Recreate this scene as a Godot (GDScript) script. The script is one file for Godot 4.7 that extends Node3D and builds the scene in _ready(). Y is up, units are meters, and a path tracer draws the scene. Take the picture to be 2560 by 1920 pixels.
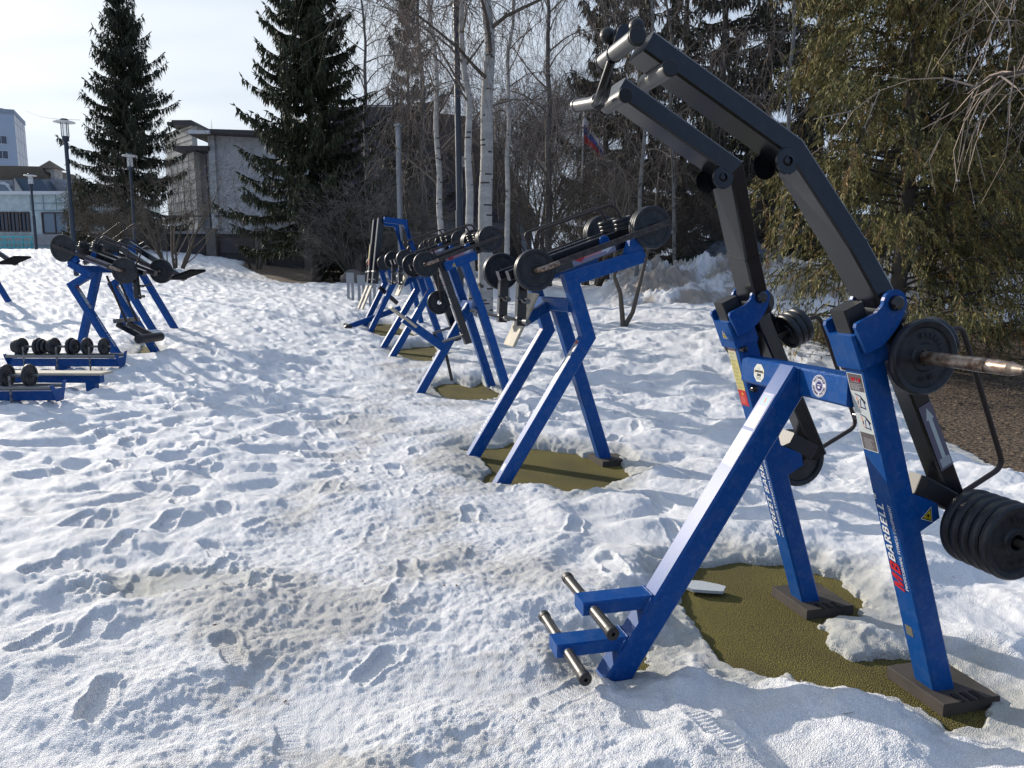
extends Node3D

# ---------------------------------------------------------------- mesh helper
class Soup:
	var v := PackedVector3Array()
	var n := PackedVector3Array()
	var c := PackedColorArray()
	var col := Color(1, 1, 1)
	func tri(a: Vector3, b: Vector3, d: Vector3) -> void:
		var nn := (d - a).cross(b - a).normalized()
		v.append(a); v.append(b); v.append(d)
		n.append(nn); n.append(nn); n.append(nn)
		c.append(col); c.append(col); c.append(col)
	func trin(a: Vector3, b: Vector3, d: Vector3, na: Vector3, nb: Vector3, nd: Vector3) -> void:
		if (d - a).cross(b - a).dot(na + nb + nd) < 0.0:
			v.append(a); v.append(d); v.append(b); n.append(na); n.append(nd); n.append(nb)
		else:
			v.append(a); v.append(b); v.append(d); n.append(na); n.append(nb); n.append(nd)
		c.append(col); c.append(col); c.append(col)
	func quad(a: Vector3, b: Vector3, d: Vector3, e: Vector3) -> void:
		tri(a, b, d); tri(a, d, e)
	func quad_out(a: Vector3, b: Vector3, d: Vector3, e: Vector3, mid: Vector3) -> void:
		var nn := (d - a).cross(b - a)
		if nn.dot((a + b + d + e) * 0.25 - mid) < 0.0:
			quad(e, d, b, a)
		else:
			quad(a, b, d, e)
	func quadn(a: Vector3, b: Vector3, d: Vector3, e: Vector3, na: Vector3, nb: Vector3, nd: Vector3, ne: Vector3) -> void:
		trin(a, b, d, na, nb, nd); trin(a, d, e, na, nd, ne)
	func fan(pts: Array, mid: Vector3) -> void:
		var ctr := Vector3.ZERO
		for p in pts: ctr += p
		ctr /= pts.size()
		for i in pts.size():
			var a: Vector3 = pts[i]
			var b: Vector3 = pts[(i + 1) % pts.size()]
			if (b - ctr).cross(a - ctr).dot(ctr - mid) < 0.0: tri(ctr, b, a)
			else: tri(ctr, a, b)
	# chamfered rectangular bar along a polyline with mitred joints; w goes across (dir x up), h along up
	func beam(path: Array, w: float, h: float, up: Vector3, ch := 0.008, caps := true) -> void:
		var pr := [Vector2(w / 2 - ch, h / 2), Vector2(-w / 2 + ch, h / 2), Vector2(-w / 2, h / 2 - ch), Vector2(-w / 2, -h / 2 + ch), Vector2(-w / 2 + ch, -h / 2), Vector2(w / 2 - ch, -h / 2), Vector2(w / 2, -h / 2 + ch), Vector2(w / 2, h / 2 - ch)]
		var rings := []
		for i in path.size():
			var p: Vector3 = path[i]
			var d: Vector3 = ((path[i + 1] - p) if i + 1 < path.size() else (p - path[i - 1])).normalized()
			var s := d.cross(up).normalized()
			var u := s.cross(d)
			var m := d
			if i > 0 and i + 1 < path.size(): m = (d + (p - path[i - 1]).normalized()).normalized()
			var ring := []
			for q in pr:
				var o: Vector3 = s * q.x + u * q.y
				ring.append(p + o - d * (o.dot(m) / d.dot(m)))
			rings.append(ring)
		for i in rings.size() - 1:
			var mid: Vector3 = (path[i] + path[i + 1]) * 0.5
			for k in 8:
				var j := (k + 1) % 8
				quad_out(rings[i][k], rings[i][j], rings[i + 1][j], rings[i + 1][k], mid)
		if caps:
			fan(rings[0], path[1])
			fan(rings[-1], path[-2])
	func box(ctr: Vector3, size: Vector3, ch := 0.004) -> void:
		beam([ctr - Vector3(0, 0, size.z / 2), ctr + Vector3(0, 0, size.z / 2)], size.x, size.y, Vector3.UP, ch)
	func tube(path: Array, r, sides := 10, caps := true) -> void:
		var rings := []
		var nrm := []
		var u := Vector3.ZERO
		for i in path.size():
			var p: Vector3 = path[i]
			var d := Vector3.ZERO
			if i + 1 < path.size(): d += (path[i + 1] - p).normalized()
			if i > 0: d += (p - path[i - 1]).normalized()
			d = d.normalized()
			if u == Vector3.ZERO: u = d.cross(Vector3.UP if absf(d.y) < 0.9 else Vector3.RIGHT)
			u = (u - d * u.dot(d)).normalized()
			var w := d.cross(u)
			var rr: float = r[i] if r is Array else r
			var a := []
			var b := []
			for k in sides:
				var t := TAU * k / sides
				var o := u * cos(t) + w * sin(t)
				b.append(o); a.append(p + o * rr)
			rings.append(a); nrm.append(b)
		for i in rings.size() - 1:
			for k in sides:
				var j := (k + 1) % sides
				quadn(rings[i][k], rings[i][j], rings[i + 1][j], rings[i + 1][k], nrm[i][k], nrm[i][j], nrm[i + 1][j], nrm[i + 1][k])
		if caps:
			fan(rings[0], path[1])
			fan(rings[-1], path[-2])
	# profile: Vector2(radius, along axis)
	func lathe(o: Vector3, ax: Vector3, prof: Array, sides := 24) -> void:
		var d := ax.normalized()
		var u := d.cross(Vector3.UP if absf(d.y) < 0.9 else Vector3.RIGHT).normalized()
		var w := d.cross(u)
		for i in prof.size() - 1:
			var p: Vector2 = prof[i]
			var q: Vector2 = prof[i + 1]
			var e := (q - p).normalized()
			var nr := e.y
			var nt := -e.x
			for k in sides:
				var t0 := TAU * k / sides
				var t1 := TAU * (k + 1) / sides
				var o0 := u * cos(t0) + w * sin(t0)
				var o1 := u * cos(t1) + w * sin(t1)
				var n0 := o0 * nr + d * nt
				var n1 := o1 * nr + d * nt
				if p.x > 1e-5: trin(o + o0 * p.x + d * p.y, o + o1 * p.x + d * p.y, o + o1 * q.x + d * q.y, n0, n1, n1)
				if q.x > 1e-5: trin(o + o0 * p.x + d * p.y, o + o1 * q.x + d * q.y, o + o0 * q.x + d * q.y, n0, n1, n0)
	func ball(ctr: Vector3, r: float, sides := 14) -> void:
		var pr := []
		for i in 10: pr.append(Vector2(r * sin(PI * i / 9), -r * cos(PI * i / 9)))
		lathe(ctr, Vector3.UP, pr, sides)
	# polygon in the plane (ex, ey) through o, given thickness along ez
	func slab(poly: PackedVector2Array, o: Vector3, ex: Vector3, ey: Vector3, ez: Vector3, th: float) -> void:
		var idx := Geometry2D.triangulate_polygon(poly)
		var f := ez.normalized() * th * 0.5
		var P := func(i): return o + ex * poly[i].x + ey * poly[i].y
		for i in range(0, idx.size(), 3):
			var a: Vector3 = P.call(idx[i])
			var b: Vector3 = P.call(idx[i + 1])
			var d: Vector3 = P.call(idx[i + 2])
			var z := ez.normalized()
			trin(a + f, b + f, d + f, z, z, z)
			trin(a - f, b - f, d - f, -z, -z, -z)
		var clock := Geometry2D.is_polygon_clockwise(poly)
		for i in poly.size():
			var j := (i + 1) % poly.size()
			var a: Vector3 = P.call(i)
			var b: Vector3 = P.call(j)
			var e := (poly[j] - poly[i]).normalized()
			var o2 := Vector2(e.y, -e.x) * (-1.0 if clock else 1.0)
			var nn := (ex * o2.x + ey * o2.y).normalized()
			quadn(a + f, b + f, b - f, a - f, nn, nn, nn, nn)
	func ribbon(a: Vector3, b: Vector3, side: Vector3, w0: float, w1: float) -> void:
		quad(a - side * w0, a + side * w0, b + side * w1, b - side * w1)
	# a leaf or needle tassel: a narrow kite
	func kite(a: Vector3, b: Vector3, side: Vector3, w: float) -> void:
		var m := a.lerp(b, 0.4)
		tri(a, m + side * w, b); tri(a, b, m - side * w)
	func mesh() -> ArrayMesh:
		var arr := []
		arr.resize(Mesh.ARRAY_MAX)
		arr[Mesh.ARRAY_VERTEX] = v
		arr[Mesh.ARRAY_NORMAL] = n
		arr[Mesh.ARRAY_COLOR] = c
		var m := ArrayMesh.new()
		m.add_surface_from_arrays(Mesh.PRIMITIVE_TRIANGLES, arr)
		return m

var M := {}
var taken := {}
var rng := RandomNumberGenerator.new()

func rr(a: float, b: float) -> float: return rng.randf_range(a, b)

func numbered(s: String) -> String:
	if not taken.has(s):
		taken[s] = 0
		return s
	taken[s] += 1
	return "%s_%03d" % [s, taken[s]]

func tag(o: Node, label: String, category: String, group := "", kind := "") -> Node:
	if label: o.set_meta("label", label)
	if category: o.set_meta("category", category)
	if group: o.set_meta("group", group)
	if kind: o.set_meta("kind", kind)
	return o

func thing(called: String, label: String, category: String, at := Vector3.ZERO, turn := 0.0, group := "") -> Node3D:
	var o := Node3D.new()
	o.name = numbered(called)
	add_child(o)
	o.position = at
	o.rotation.y = turn
	tag(o, label, category, group)
	return o

func put(parent: Node, called: String, s, m: Material) -> MeshInstance3D:
	var o := MeshInstance3D.new()
	o.mesh = s.mesh() if s is Soup else s
	o.material_override = m
	o.name = numbered(called) if parent == self else called
	parent.add_child(o, true)
	return o

func struct(called: String, s, m: Material) -> MeshInstance3D:
	var o := put(self, called, s, m)
	o.set_meta("kind", "structure")
	return o

func srgb(c: Color) -> Color: return c.linear_to_srgb()

# base colours are given as linear values
func mat(c: Color, rough := 0.6, metal := 0.0, extra := {}) -> StandardMaterial3D:
	var m := StandardMaterial3D.new()
	m.albedo_color = srgb(c)
	m.roughness = rough
	m.metallic = metal
	for k in extra: m.set(k, extra[k])
	return m

func vmat(rough := 0.8, extra := {}) -> StandardMaterial3D:
	var m := mat(Color(1, 1, 1), rough, 0.0, extra)
	m.vertex_color_use_as_albedo = true
	return m

func noise(seed_: int, freq: float, oct := 3, type := FastNoiseLite.TYPE_SIMPLEX_SMOOTH) -> FastNoiseLite:
	var f := FastNoiseLite.new()
	f.seed = seed_
	f.frequency = freq
	f.noise_type = type
	f.fractal_octaves = oct
	f.fractal_type = FastNoiseLite.FRACTAL_FBM if oct > 1 else FastNoiseLite.FRACTAL_NONE
	return f

func noise_tex(f: FastNoiseLite, size: int, lo: Color, hi: Color, sharp := 1.0) -> ImageTexture:
	var im := f.get_seamless_image(size, size)
	var out := Image.create(size, size, false, Image.FORMAT_RGB8)
	for y in size:
		for x in size:
			var t := clampf((im.get_pixel(x, y).r - 0.5) * sharp + 0.5, 0, 1)
			out.set_pixel(x, y, srgb(lo.lerp(hi, t)))
	return ImageTexture.create_from_image(out)

func bump_tex(f: FastNoiseLite, size: int, strength: float) -> ImageTexture:
	var im := f.get_seamless_image(size, size)
	im.convert(Image.FORMAT_RGBA8)
	im.bump_map_to_normal_map(strength)
	return ImageTexture.create_from_image(im)

func round_path(pts: Array, rad: float, n := 5) -> Array:
	var out := [pts[0]]
	for i in range(1, pts.size() - 1):
		var p: Vector3 = pts[i]
		var a: Vector3 = p + (pts[i - 1] - p).normalized() * rad
		var b: Vector3 = p + (pts[i + 1] - p).normalized() * rad
		for k in n + 1:
			var t := float(k) / n
			out.append(a.lerp(p, t).lerp(p.lerp(b, t), t))
	out.append(pts[-1])
	return out

# pixel of the 2560 x 1920 photograph -> point on the level y, or at a distance ahead
const FPX := 1884.0
const EYE := 1.5
var PIT := deg_to_rad(8.0)
func ray(x: float, y: float) -> Vector3:
	var u := (x - 1280.0) / FPX
	var w := (y - 960.0) / FPX
	return Vector3(u, -w * cos(PIT) - sin(PIT), -(cos(PIT) - w * sin(PIT)))
func px(x: float, y: float, level := 0.0) -> Vector3:
	var d := ray(x, y)
	return Vector3(0, EYE, 0) + d * ((level - EYE) / d.y)
func pxd(x: float, y: float, ahead: float) -> Vector3:
	var d := ray(x, y)
	return Vector3(0, EYE, 0) + d * (ahead / -d.z)

# ---------------------------------------------------------------- terrain
var GB := [[0, 0], [8, 0], [9.6, 0.03], [12, 0.22], [15, 0.40], [17, 0.6], [20, 0.8], [24, 1.0], [30, 1.22], [36, 1.4], [45, 1.7], [60, 2.2], [400, 9]]
func gh(x: float, f: float) -> float:
	var g := 0.0
	for i in GB.size() - 1:
		if f <= GB[i + 1][0]:
			g = lerpf(GB[i][1], GB[i + 1][1], clampf((f - GB[i][0]) / (GB[i + 1][0] - GB[i][0]), 0, 1))
			break
	g += 0.15 * smoothstep(-2.5, -5.0, x) * smoothstep(5.0, 9.0, f)
	g += 0.6 * clampf((-x - 8.5) / 10.0, 0, 1) * clampf((f - 9.0) / 15.0, 0, 2.0)
	g += 0.3 * smoothstep(1.0, 4.0, x) * smoothstep(7.0, 13.0, f) * (1.0 - smoothstep(20.0, 28.0, f))
	return g
func gp(x: float, f: float) -> Vector3: return Vector3(x, gh(x, f), -f)
# ground point under a pixel column at a distance ahead
func gcol(x: float, f: float) -> Vector3:
	var p := pxd(x, 700, f)
	return gp(p.x, f)

var holes := []      # melted patches: {poly, lo, hi, lip, thick}
func add_hole(pts: Array, level: float, lip := 0.03, soft := 0.3) -> void:
	var poly := PackedVector2Array()
	for p in pts:
		var q := px(p.x, p.y, level)
		poly.append(Vector2(q.x, -q.z))
	var lo := poly[0]
	var hi := poly[0]
	for p in poly:
		lo = Vector2(minf(lo.x, p.x), minf(lo.y, p.y))
		hi = Vector2(maxf(hi.x, p.x), maxf(hi.y, p.y))
	holes.append({poly = poly, lo = lo - Vector2(0.6, 0.6), hi = hi + Vector2(0.6, 0.6), lip = lip, soft = soft})
func seg_dist(p: Vector2, a: Vector2, b: Vector2) -> float:
	var ab := b - a
	var t := clampf((p - a).dot(ab) / ab.length_squared(), 0, 1)
	return p.distance_to(a + ab * t)
func hole_dist(p: Vector2, h: Dictionary) -> float:
	var poly: PackedVector2Array = h.poly
	var d := 1e9
	for i in poly.size(): d = minf(d, seg_dist(p, poly[i], poly[(i + 1) % poly.size()]))
	return -d if Geometry2D.is_point_in_polygon(p, poly) else d

var feet := {}       # footprints hashed by half-metre cells
var n_big := noise(3, 0.55, 2)
var n_cup := noise(11, 2.3, 1)
var n_mid := noise(5, 3.2, 3)
var n_fine := noise(8, 14.0, 3)
var n_grain := noise(9, 60.0, 2)
var n_dirt := noise(21, 0.9, 4)
var n_edge := noise(22, 9.0, 3)
var n_path := noise(31, 0.35, 2)
func add_foot(x: float, f: float, ang: float, dep: float, sz := 1.0) -> void:
	var e := {p = Vector2(x, f), d = Vector2(cos(ang), sin(ang)), dep = dep, sz = sz, base = 0.085 + 0.05 * n_big.get_noise_2d(x, f) - dep}
	for i in range(floori((x - 0.25) * 2), floori((x + 0.25) * 2) + 1):
		for j in range(floori((f - 0.25) * 2), floori((f + 0.25) * 2) + 1):
			var k := Vector2i(i, j)
			if not feet.has(k): feet[k] = []
			feet[k].append(e)
# snow surface: [height, dirt, ice]
func snow_at(x: float, f: float) -> Array:
	var g := gh(x, f)
	var path := clampf(1.0 - absf(x + 0.55 + 0.10 * (f - 3.0) + 0.3 * n_path.get_noise_2d(x, f)) / 1.25, 0.0, 1.0) if f < 13.0 else 0.0
	path = smoothstep(0.0, 0.7, path)
	var wx := x + 0.12 * n_mid.get_noise_2d(x * 0.5 + 40.0, f * 0.5)
	var wf := f + 0.12 * n_mid.get_noise_2d(x * 0.5, f * 0.5 + 70.0)
	var raw := n_cup.get_noise_2d(wx * 0.75, wf * 0.95)
	var ridge := smoothstep(0.5, -1.5, x) * smoothstep(3.0, 6.0, f)
	var mound := lerpf(raw, 0.9 - 1.8 * sqrt(raw * raw + 0.006), ridge * 0.7)
	var mid := n_mid.get_noise_2d(wx, wf)
	var fine := n_fine.get_noise_2d(x, f)
	var soft := 0.25 + 0.75 * smoothstep(0.7, -0.5, n_big.get_noise_2d(x * 0.6 + 9.0, f * 0.6))
	var h := 0.095 + 0.05 * n_big.get_noise_2d(x, f)
	h += (lerpf(0.050, 0.066, ridge) * mound + 0.024 * mid) * lerpf(1.0, 0.55, path)
	h += 0.0065 * fine * lerpf(soft, 1.5, path) + 0.0022 * n_grain.get_noise_2d(x, f) * (1.0 if f < 6.0 else 0.0)
	h += 0.010 * (absf(n_mid.get_noise_2d(wx * 1.7 + 5.0, wf * 2.3)) - 0.2) * (0.35 + 0.65 * path) - 0.02 * path
	var key := Vector2i(floori(x * 2), floori(f * 2))
	if feet.has(key):
		for e in feet[key]:
			var q: Vector2 = Vector2(x, f) - e.p
			var a: float = q.dot(e.d) / (0.148 * e.sz)
			var b: float = (q.x * e.d.y - q.y * e.d.x) / (0.052 * e.sz * (1.0 - 0.20 * exp(-pow((a + 0.15) / 0.28, 2.0)) + 0.08 * a))
			var r := pow(a * a * a * a + b * b * b * b, 0.25) + 0.16 * mid + 0.10 * fine
			if r < 1.7:
				var inside := 1.0 - smoothstep(0.80, 1.08, r)
				h = lerpf(h, e.base + 0.3 * (h - 0.085), inside * 0.75)
				h += e.dep * 0.45 * smoothstep(0.9, 1.12, r) * (1.0 - smoothstep(1.12, 1.6, r))
				h += 0.0028 * sin(q.dot(e.d) * 300.0 + 1.5 * absf(b)) * inside * (1.0 if f < 6.0 else 0.0)
	h = 0.03 + 0.5 * ((h - 0.03) + sqrt((h - 0.03) * (h - 0.03) + 0.0006))
	var dirt := smoothstep(-0.05, 0.55, n_dirt.get_noise_2d(x, f) + 0.25 * path - 0.1 + 0.3 * fine)
	dirt = dirt * lerpf(0.22, 0.85, path) + 0.28 * smoothstep(9.0, 2.5, f) * smoothstep(2.6, 0.4, x)
	var ice := 0.0
	# worn icy spot in the trodden path
	var iq := Vector2((x + 1.60) / 0.42, (f - 3.42) / 0.20)
	var ir := iq.length() + 0.5 * mid + 0.25 * fine
	if ir < 1.3:
		var ik := 1.0 - smoothstep(0.55, 1.3, ir)
		h = lerpf(h, 0.06 + 0.45 * (h - 0.09), ik)
		ice = 0.95 * ik * (0.75 + 0.5 * mid)
	for o in holes:
		if x < o.lo.x or x > o.hi.x or f < o.lo.y or f > o.hi.y: continue
		var d := hole_dist(Vector2(x, f), o) + 0.035 * n_edge.get_noise_2d(x, f) + 0.02 * mid
		if d < -0.03: return [g - 0.06, 0.6, 1.0]
		var k := smoothstep(0.0, o.soft, d)
		h = lerpf(o.lip + 0.3 * (h - 0.09) * smoothstep(0.0, 0.05, d), h, k)
		h = lerpf(-0.06, h, smoothstep(-0.03, 0.014, d))
		ice = maxf(ice, (1.0 - smoothstep(0.04, 0.30, d + 0.10 * mid)) * 0.8)
	return [g + h, dirt, ice]

# ---------------------------------------------------------------- machines
func V(a: float, h: float, b: float) -> Vector3: return Vector3(a, h, -b)
func A2(p, b: float) -> Vector3: return Vector3(p[0], p[1], -b)

func plate_mesh(r: float, th: float) -> ArrayMesh:
	var s := Soup.new()
	var t := th / 2
	s.lathe(Vector3.ZERO, Vector3(0, 0, 1), [Vector2(0.026, -t * 0.75), Vector2(r * 0.34, -t * 0.75), Vector2(r * 0.38, -t * 0.35), Vector2(r * 0.76, -t * 0.35), Vector2(r * 0.80, -t * 0.8), Vector2(r * 0.93, -t), Vector2(r * 0.985, -t * 0.65), Vector2(r, 0), Vector2(r * 0.985, t * 0.65), Vector2(r * 0.93, t), Vector2(r * 0.80, t * 0.8), Vector2(r * 0.76, t * 0.35), Vector2(r * 0.38, t * 0.35), Vector2(r * 0.34, t * 0.75), Vector2(0.026, t * 0.75), Vector2(0.024, 0), Vector2(0.026, -t * 0.75)], 40)
	return s.mesh()
var plate_cache := {}
# a plate whose axis runs along ax
func plate(parent: Node, called: String, at: Vector3, ax: Vector3, r: float, th: float) -> MeshInstance3D:
	var key := "%f/%f" % [r, th]
	if not plate_cache.has(key): plate_cache[key] = plate_mesh(r, th)
	var o := put(parent, called, plate_cache[key], M.rubber)
	var z := ax.normalized()
	var x := Vector3.UP.cross(z)
	if x.length() < 0.1: x = Vector3.RIGHT
	x = x.normalized()
	o.transform = Transform3D(Basis(x, z.cross(x), z), at)
	return o

func sticker(parent: Node, called: String, tex, at: Vector3, right: Vector3, up: Vector3, w: float, h: float, poly := PackedVector2Array()) -> MeshInstance3D:
	var nz := right.cross(up).normalized()
	var pts := poly if poly.size() else PackedVector2Array([Vector2(-0.5, -0.5), Vector2(0.5, -0.5), Vector2(0.5, 0.5), Vector2(-0.5, 0.5)])
	var vs := PackedVector3Array()
	var ns := PackedVector3Array()
	var us := PackedVector2Array()
	for i in range(1, pts.size() - 1):
		for q in [pts[0], pts[i + 1], pts[i]]:
			vs.append(right.normalized() * q.x * w + up.normalized() * q.y * h)
			ns.append(nz)
			us.append(Vector2(q.x + 0.5, 0.5 - q.y))
	var arr := []
	arr.resize(Mesh.ARRAY_MAX)
	arr[Mesh.ARRAY_VERTEX] = vs
	arr[Mesh.ARRAY_NORMAL] = ns
	arr[Mesh.ARRAY_TEX_UV] = us
	var m := ArrayMesh.new()
	m.add_surface_from_arrays(Mesh.PRIMITIVE_TRIANGLES, arr)
	var o := put(parent, called, m, tex)
	o.position = at + nz * 0.0012
	return o

func text_mesh(s: String, size: float, bold := true, italic := false) -> TextMesh:
	var t := TextMesh.new()
	var f := SystemFont.new()
	f.font_names = PackedStringArray(["Droid Sans"])
	f.font_weight = 700 if bold else 400
	t.font = f
	t.text = s
	t.font_size = 64
	t.pixel_size = size / 46.0
	t.depth = 0.0008
	t.curve_step = 4.0
	return t
# lettering whose baseline runs along right; size is the height of a capital
func lettering(parent: Node, s: String, m: Material, at: Vector3, right: Vector3, up: Vector3, size: float, width := 0.0, slant := 0.0, bold := true) -> MeshInstance3D:
	var t := text_mesh(s, size, bold)
	var o := put(parent, "lettering", t, m)
	var x := right.normalized()
	var y := up.normalized()
	var sx := 1.0
	if width > 0.0: sx = width / maxf(t.get_aabb().size.x, 0.001)
	o.transform = Transform3D(Basis(x * sx, y + x * slant, x.cross(y)), at + x.cross(y) * 0.0022)
	return o
func round_lettering(parent: Node, s: String, m: Material, at: Vector3, right: Vector3, up: Vector3, rad: float, size: float, mid_ang: float, span: float, outward: bool) -> void:
	var st := SurfaceTool.new()
	var z := right.cross(up).normalized()
	for i in s.length():
		if s[i] == " ": continue
		var t := (float(i) + 0.5) / s.length() - 0.5
		var a := mid_ang + (-t if outward else t) * span
		var o := right * cos(a) + up * sin(a)
		var y := o if outward else -o
		st.append_from(text_mesh(s[i], size), 0, Transform3D(Basis(y.cross(z), y, z), o * rad))
	var p := put(parent, "lettering", st.commit(), m)
	p.position = at + z * 0.0022

func img(w: int, h: int, bg: Color) -> Image:
	var i := Image.create(w, h, false, Image.FORMAT_RGB8)
	i.fill(bg)
	return i
func lines_on(i: Image, x: int, y: int, w: int, h: int, step: int, c: Color, seed_: int) -> void:
	var r := RandomNumberGenerator.new()
	r.seed = seed_
	var yy := y
	while yy < y + h:
		var xx := x
		var stop := x + int(w * r.randf_range(0.6, 1.0))
		while xx < stop:
			var l := r.randi_range(3, 9)
			i.fill_rect(Rect2i(xx, yy, mini(l, stop - xx), maxi(1, step / 2)), c)
			xx += l + 2
		yy += step
func line_on(i: Image, a: Vector2, b: Vector2, w: int, c: Color) -> void:
	var n := int(a.distance_to(b))
	for k in n + 1:
		var p := a.lerp(b, float(k) / maxi(n, 1))
		i.fill_rect(Rect2i(int(p.x) - w / 2, int(p.y) - w / 2, w, w), c)
func tex_mat(i: Image, rough := 0.35) -> StandardMaterial3D:
	var m := StandardMaterial3D.new()
	m.albedo_texture = ImageTexture.create_from_image(i)
	m.roughness = rough
	return m

func make_prints() -> void:
	# instruction sticker: dark header, two drawn exercises, dark footer
	var i := img(96, 420, Color(0.78, 0.80, 0.80))
	i.fill_rect(Rect2i(4, 4, 88, 92), Color(0.36, 0.33, 0.35))
	lines_on(i, 22, 34, 66, 10, 8, Color(0.85, 0.85, 0.85), 1)
	lines_on(i, 10, 56, 78, 36, 6, Color(0.70, 0.70, 0.70), 2)
	for o in [[0, 100], [4, 210]]:
		var p := Vector2(o[0], o[1])
		line_on(i, p + Vector2(26, 12), p + Vector2(58, 22), 5, Color(0.16, 0.18, 0.36))
		line_on(i, p + Vector2(58, 22), p + Vector2(72, 46), 6, Color(0.12, 0.14, 0.32))
		line_on(i, p + Vector2(60, 30), p + Vector2(78, 52), 9, Color(0.07, 0.08, 0.14))
		line_on(i, p + Vector2(52, 40), p + Vector2(46, 84), 5, Color(0.14, 0.17, 0.42))
		line_on(i, p + Vector2(70, 46), p + Vector2(76, 88), 5, Color(0.14, 0.17, 0.42))
		line_on(i, p + Vector2(46, 82), p + Vector2(76, 86), 6, Color(0.10, 0.12, 0.30))
		line_on(i, p + Vector2(32, 26), p + Vector2(36, 50), 8, Color(0.80, 0.58, 0.48))
		line_on(i, p + Vector2(36, 50), p + Vector2(34, 66), 7, Color(0.28, 0.24, 0.30))
		line_on(i, p + Vector2(34, 66), p + Vector2(38, 84), 5, Color(0.80, 0.58, 0.48))
		lines_on(i, int(p.x) + 38, int(p.y) + 96, 40, 4, 5, Color(0.55, 0.55, 0.55), 7 + o[1])
	i.fill_rect(Rect2i(4, 322, 88, 94), Color(0.36, 0.33, 0.34))
	lines_on(i, 18, 352, 66, 60, 7, Color(0.66, 0.64, 0.64), 3)
	M.print_guide = tex_mat(i)
	# rules sticker: cream text, red foot with warning triangle
	i = img(64, 420, Color(0.80, 0.76, 0.48))
	i.fill_rect(Rect2i(0, 0, 64, 40), Color(0.50, 0.36, 0.38))
	lines_on(i, 8, 14, 50, 12, 7, Color(0.85, 0.80, 0.75), 4)
	i.fill_rect(Rect2i(0, 40, 64, 60), Color(0.80, 0.79, 0.66))
	for k in 10: lines_on(i, 6, 48 + k * 26, 52, 20, 4, Color(0.48, 0.45, 0.30), 10 + k)
	i.fill_rect(Rect2i(0, 310, 64, 110), Color(0.74, 0.10, 0.10))
	for k in 22: i.fill_rect(Rect2i(32 - k / 2, 322 + k, k + 1, 1), Color(0.92, 0.74, 0.12))
	i.fill_rect(Rect2i(31, 329, 3, 9), Color(0.2, 0.1, 0.05))
	lines_on(i, 10, 356, 46, 50, 5, Color(0.90, 0.62, 0.55), 30)
	M.print_rules = tex_mat(i)
	# information plate: lilac with a small picture and text, the code square left plain
	i = img(96, 220, Color(0.50, 0.52, 0.68))
	i.fill_rect(Rect2i(3, 3, 90, 214), Color(0.56, 0.58, 0.74))
	lines_on(i, 18, 8, 60, 6, 6, Color(0.85, 0.85, 0.92), 41)
	i.fill_rect(Rect2i(20, 22, 58, 50), Color(0.50, 0.66, 0.68))
	line_on(i, Vector2(46, 34), Vector2(52, 60), 9, Color(0.78, 0.32, 0.34))
	for k in 5: i.fill_rect(Rect2i(18 + k * 13, 82, 6, 40), Color(0.76, 0.78, 0.90))
	i.fill_rect(Rect2i(24, 140, 48, 52), Color(0.80, 0.82, 0.86))
	lines_on(i, 18, 200, 60, 10, 6, Color(0.85, 0.85, 0.92), 43)
	M.print_info = tex_mat(i, 0.22)
	i = img(96, 240, Color(0.62, 0.64, 0.74))
	i.fill_rect(Rect2i(3, 3, 90, 234), Color(0.68, 0.70, 0.78))
	i.fill_rect(Rect2i(20, 24, 58, 46), Color(0.66, 0.74, 0.78))
	line_on(i, Vector2(40, 36), Vector2(58, 58), 8, Color(0.74, 0.42, 0.44))
	lines_on(i, 16, 90, 66, 120, 12, Color(0.76, 0.77, 0.84), 44)
	M.print_info_faded = tex_mat(i, 0.22)
	# hazard triangle
	i = img(64, 64, Color(0.90, 0.88, 0.80))
	for k in 54: i.fill_rect(Rect2i(32 - k / 2, 7 + k, k + 1, 1), Color(0.06, 0.06, 0.05))
	for k in 40: i.fill_rect(Rect2i(32 - k / 2, 16 + k, k + 1, 1), Color(0.86, 0.74, 0.10))
	line_on(i, Vector2(26, 44), Vector2(38, 40), 6, Color(0.08, 0.08, 0.05))
	line_on(i, Vector2(30, 34), Vector2(36, 48), 4, Color(0.08, 0.08, 0.05))
	line_on(i, Vector2(24, 51), Vector2(42, 51), 3, Color(0.08, 0.08, 0.05))
	M.print_hazard = tex_mat(i)
	# award badge
	i = img(96, 96, Color(0.82, 0.82, 0.78))
	lines_on(i, 34, 22, 30, 12, 6, Color(0.52, 0.52, 0.50), 50)
	lines_on(i, 26, 68, 44, 14, 8, Color(0.30, 0.30, 0.30), 51)
	i.fill_rect(Rect2i(8, 40, 8, 10), Color(0.78, 0.62, 0.22))
	i.fill_rect(Rect2i(80, 40, 8, 10), Color(0.78, 0.62, 0.22))
	M.print_award = tex_mat(i)
	# round system badge
	i = img(128, 128, Color(0.84, 0.84, 0.86))
	for y in 128:
		for x in 128:
			var d := Vector2(x - 64, y - 64).length()
			if d > 57 and d < 60: i.set_pixel(x, y, Color(0.20, 0.20, 0.42))
			if d < 34 and d > 31: i.set_pixel(x, y, Color(0.20, 0.20, 0.42))
			if d < 28: i.set_pixel(x, y, Color(0.17, 0.16, 0.42))
	i.fill_rect(Rect2i(48, 54, 14, 6), Color(0.84, 0.84, 0.86))
	i.fill_rect(Rect2i(66, 54, 12, 5), Color(0.84, 0.84, 0.86))
	i.fill_rect(Rect2i(52, 66, 20, 12), Color(0.84, 0.84, 0.86))
	M.print_badge = tex_mat(i)
	# arrow stickers: double headed red to white, and a grey one with a white arrow
	i = img(256, 56, Color(0.56, 0.56, 0.64))
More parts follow.
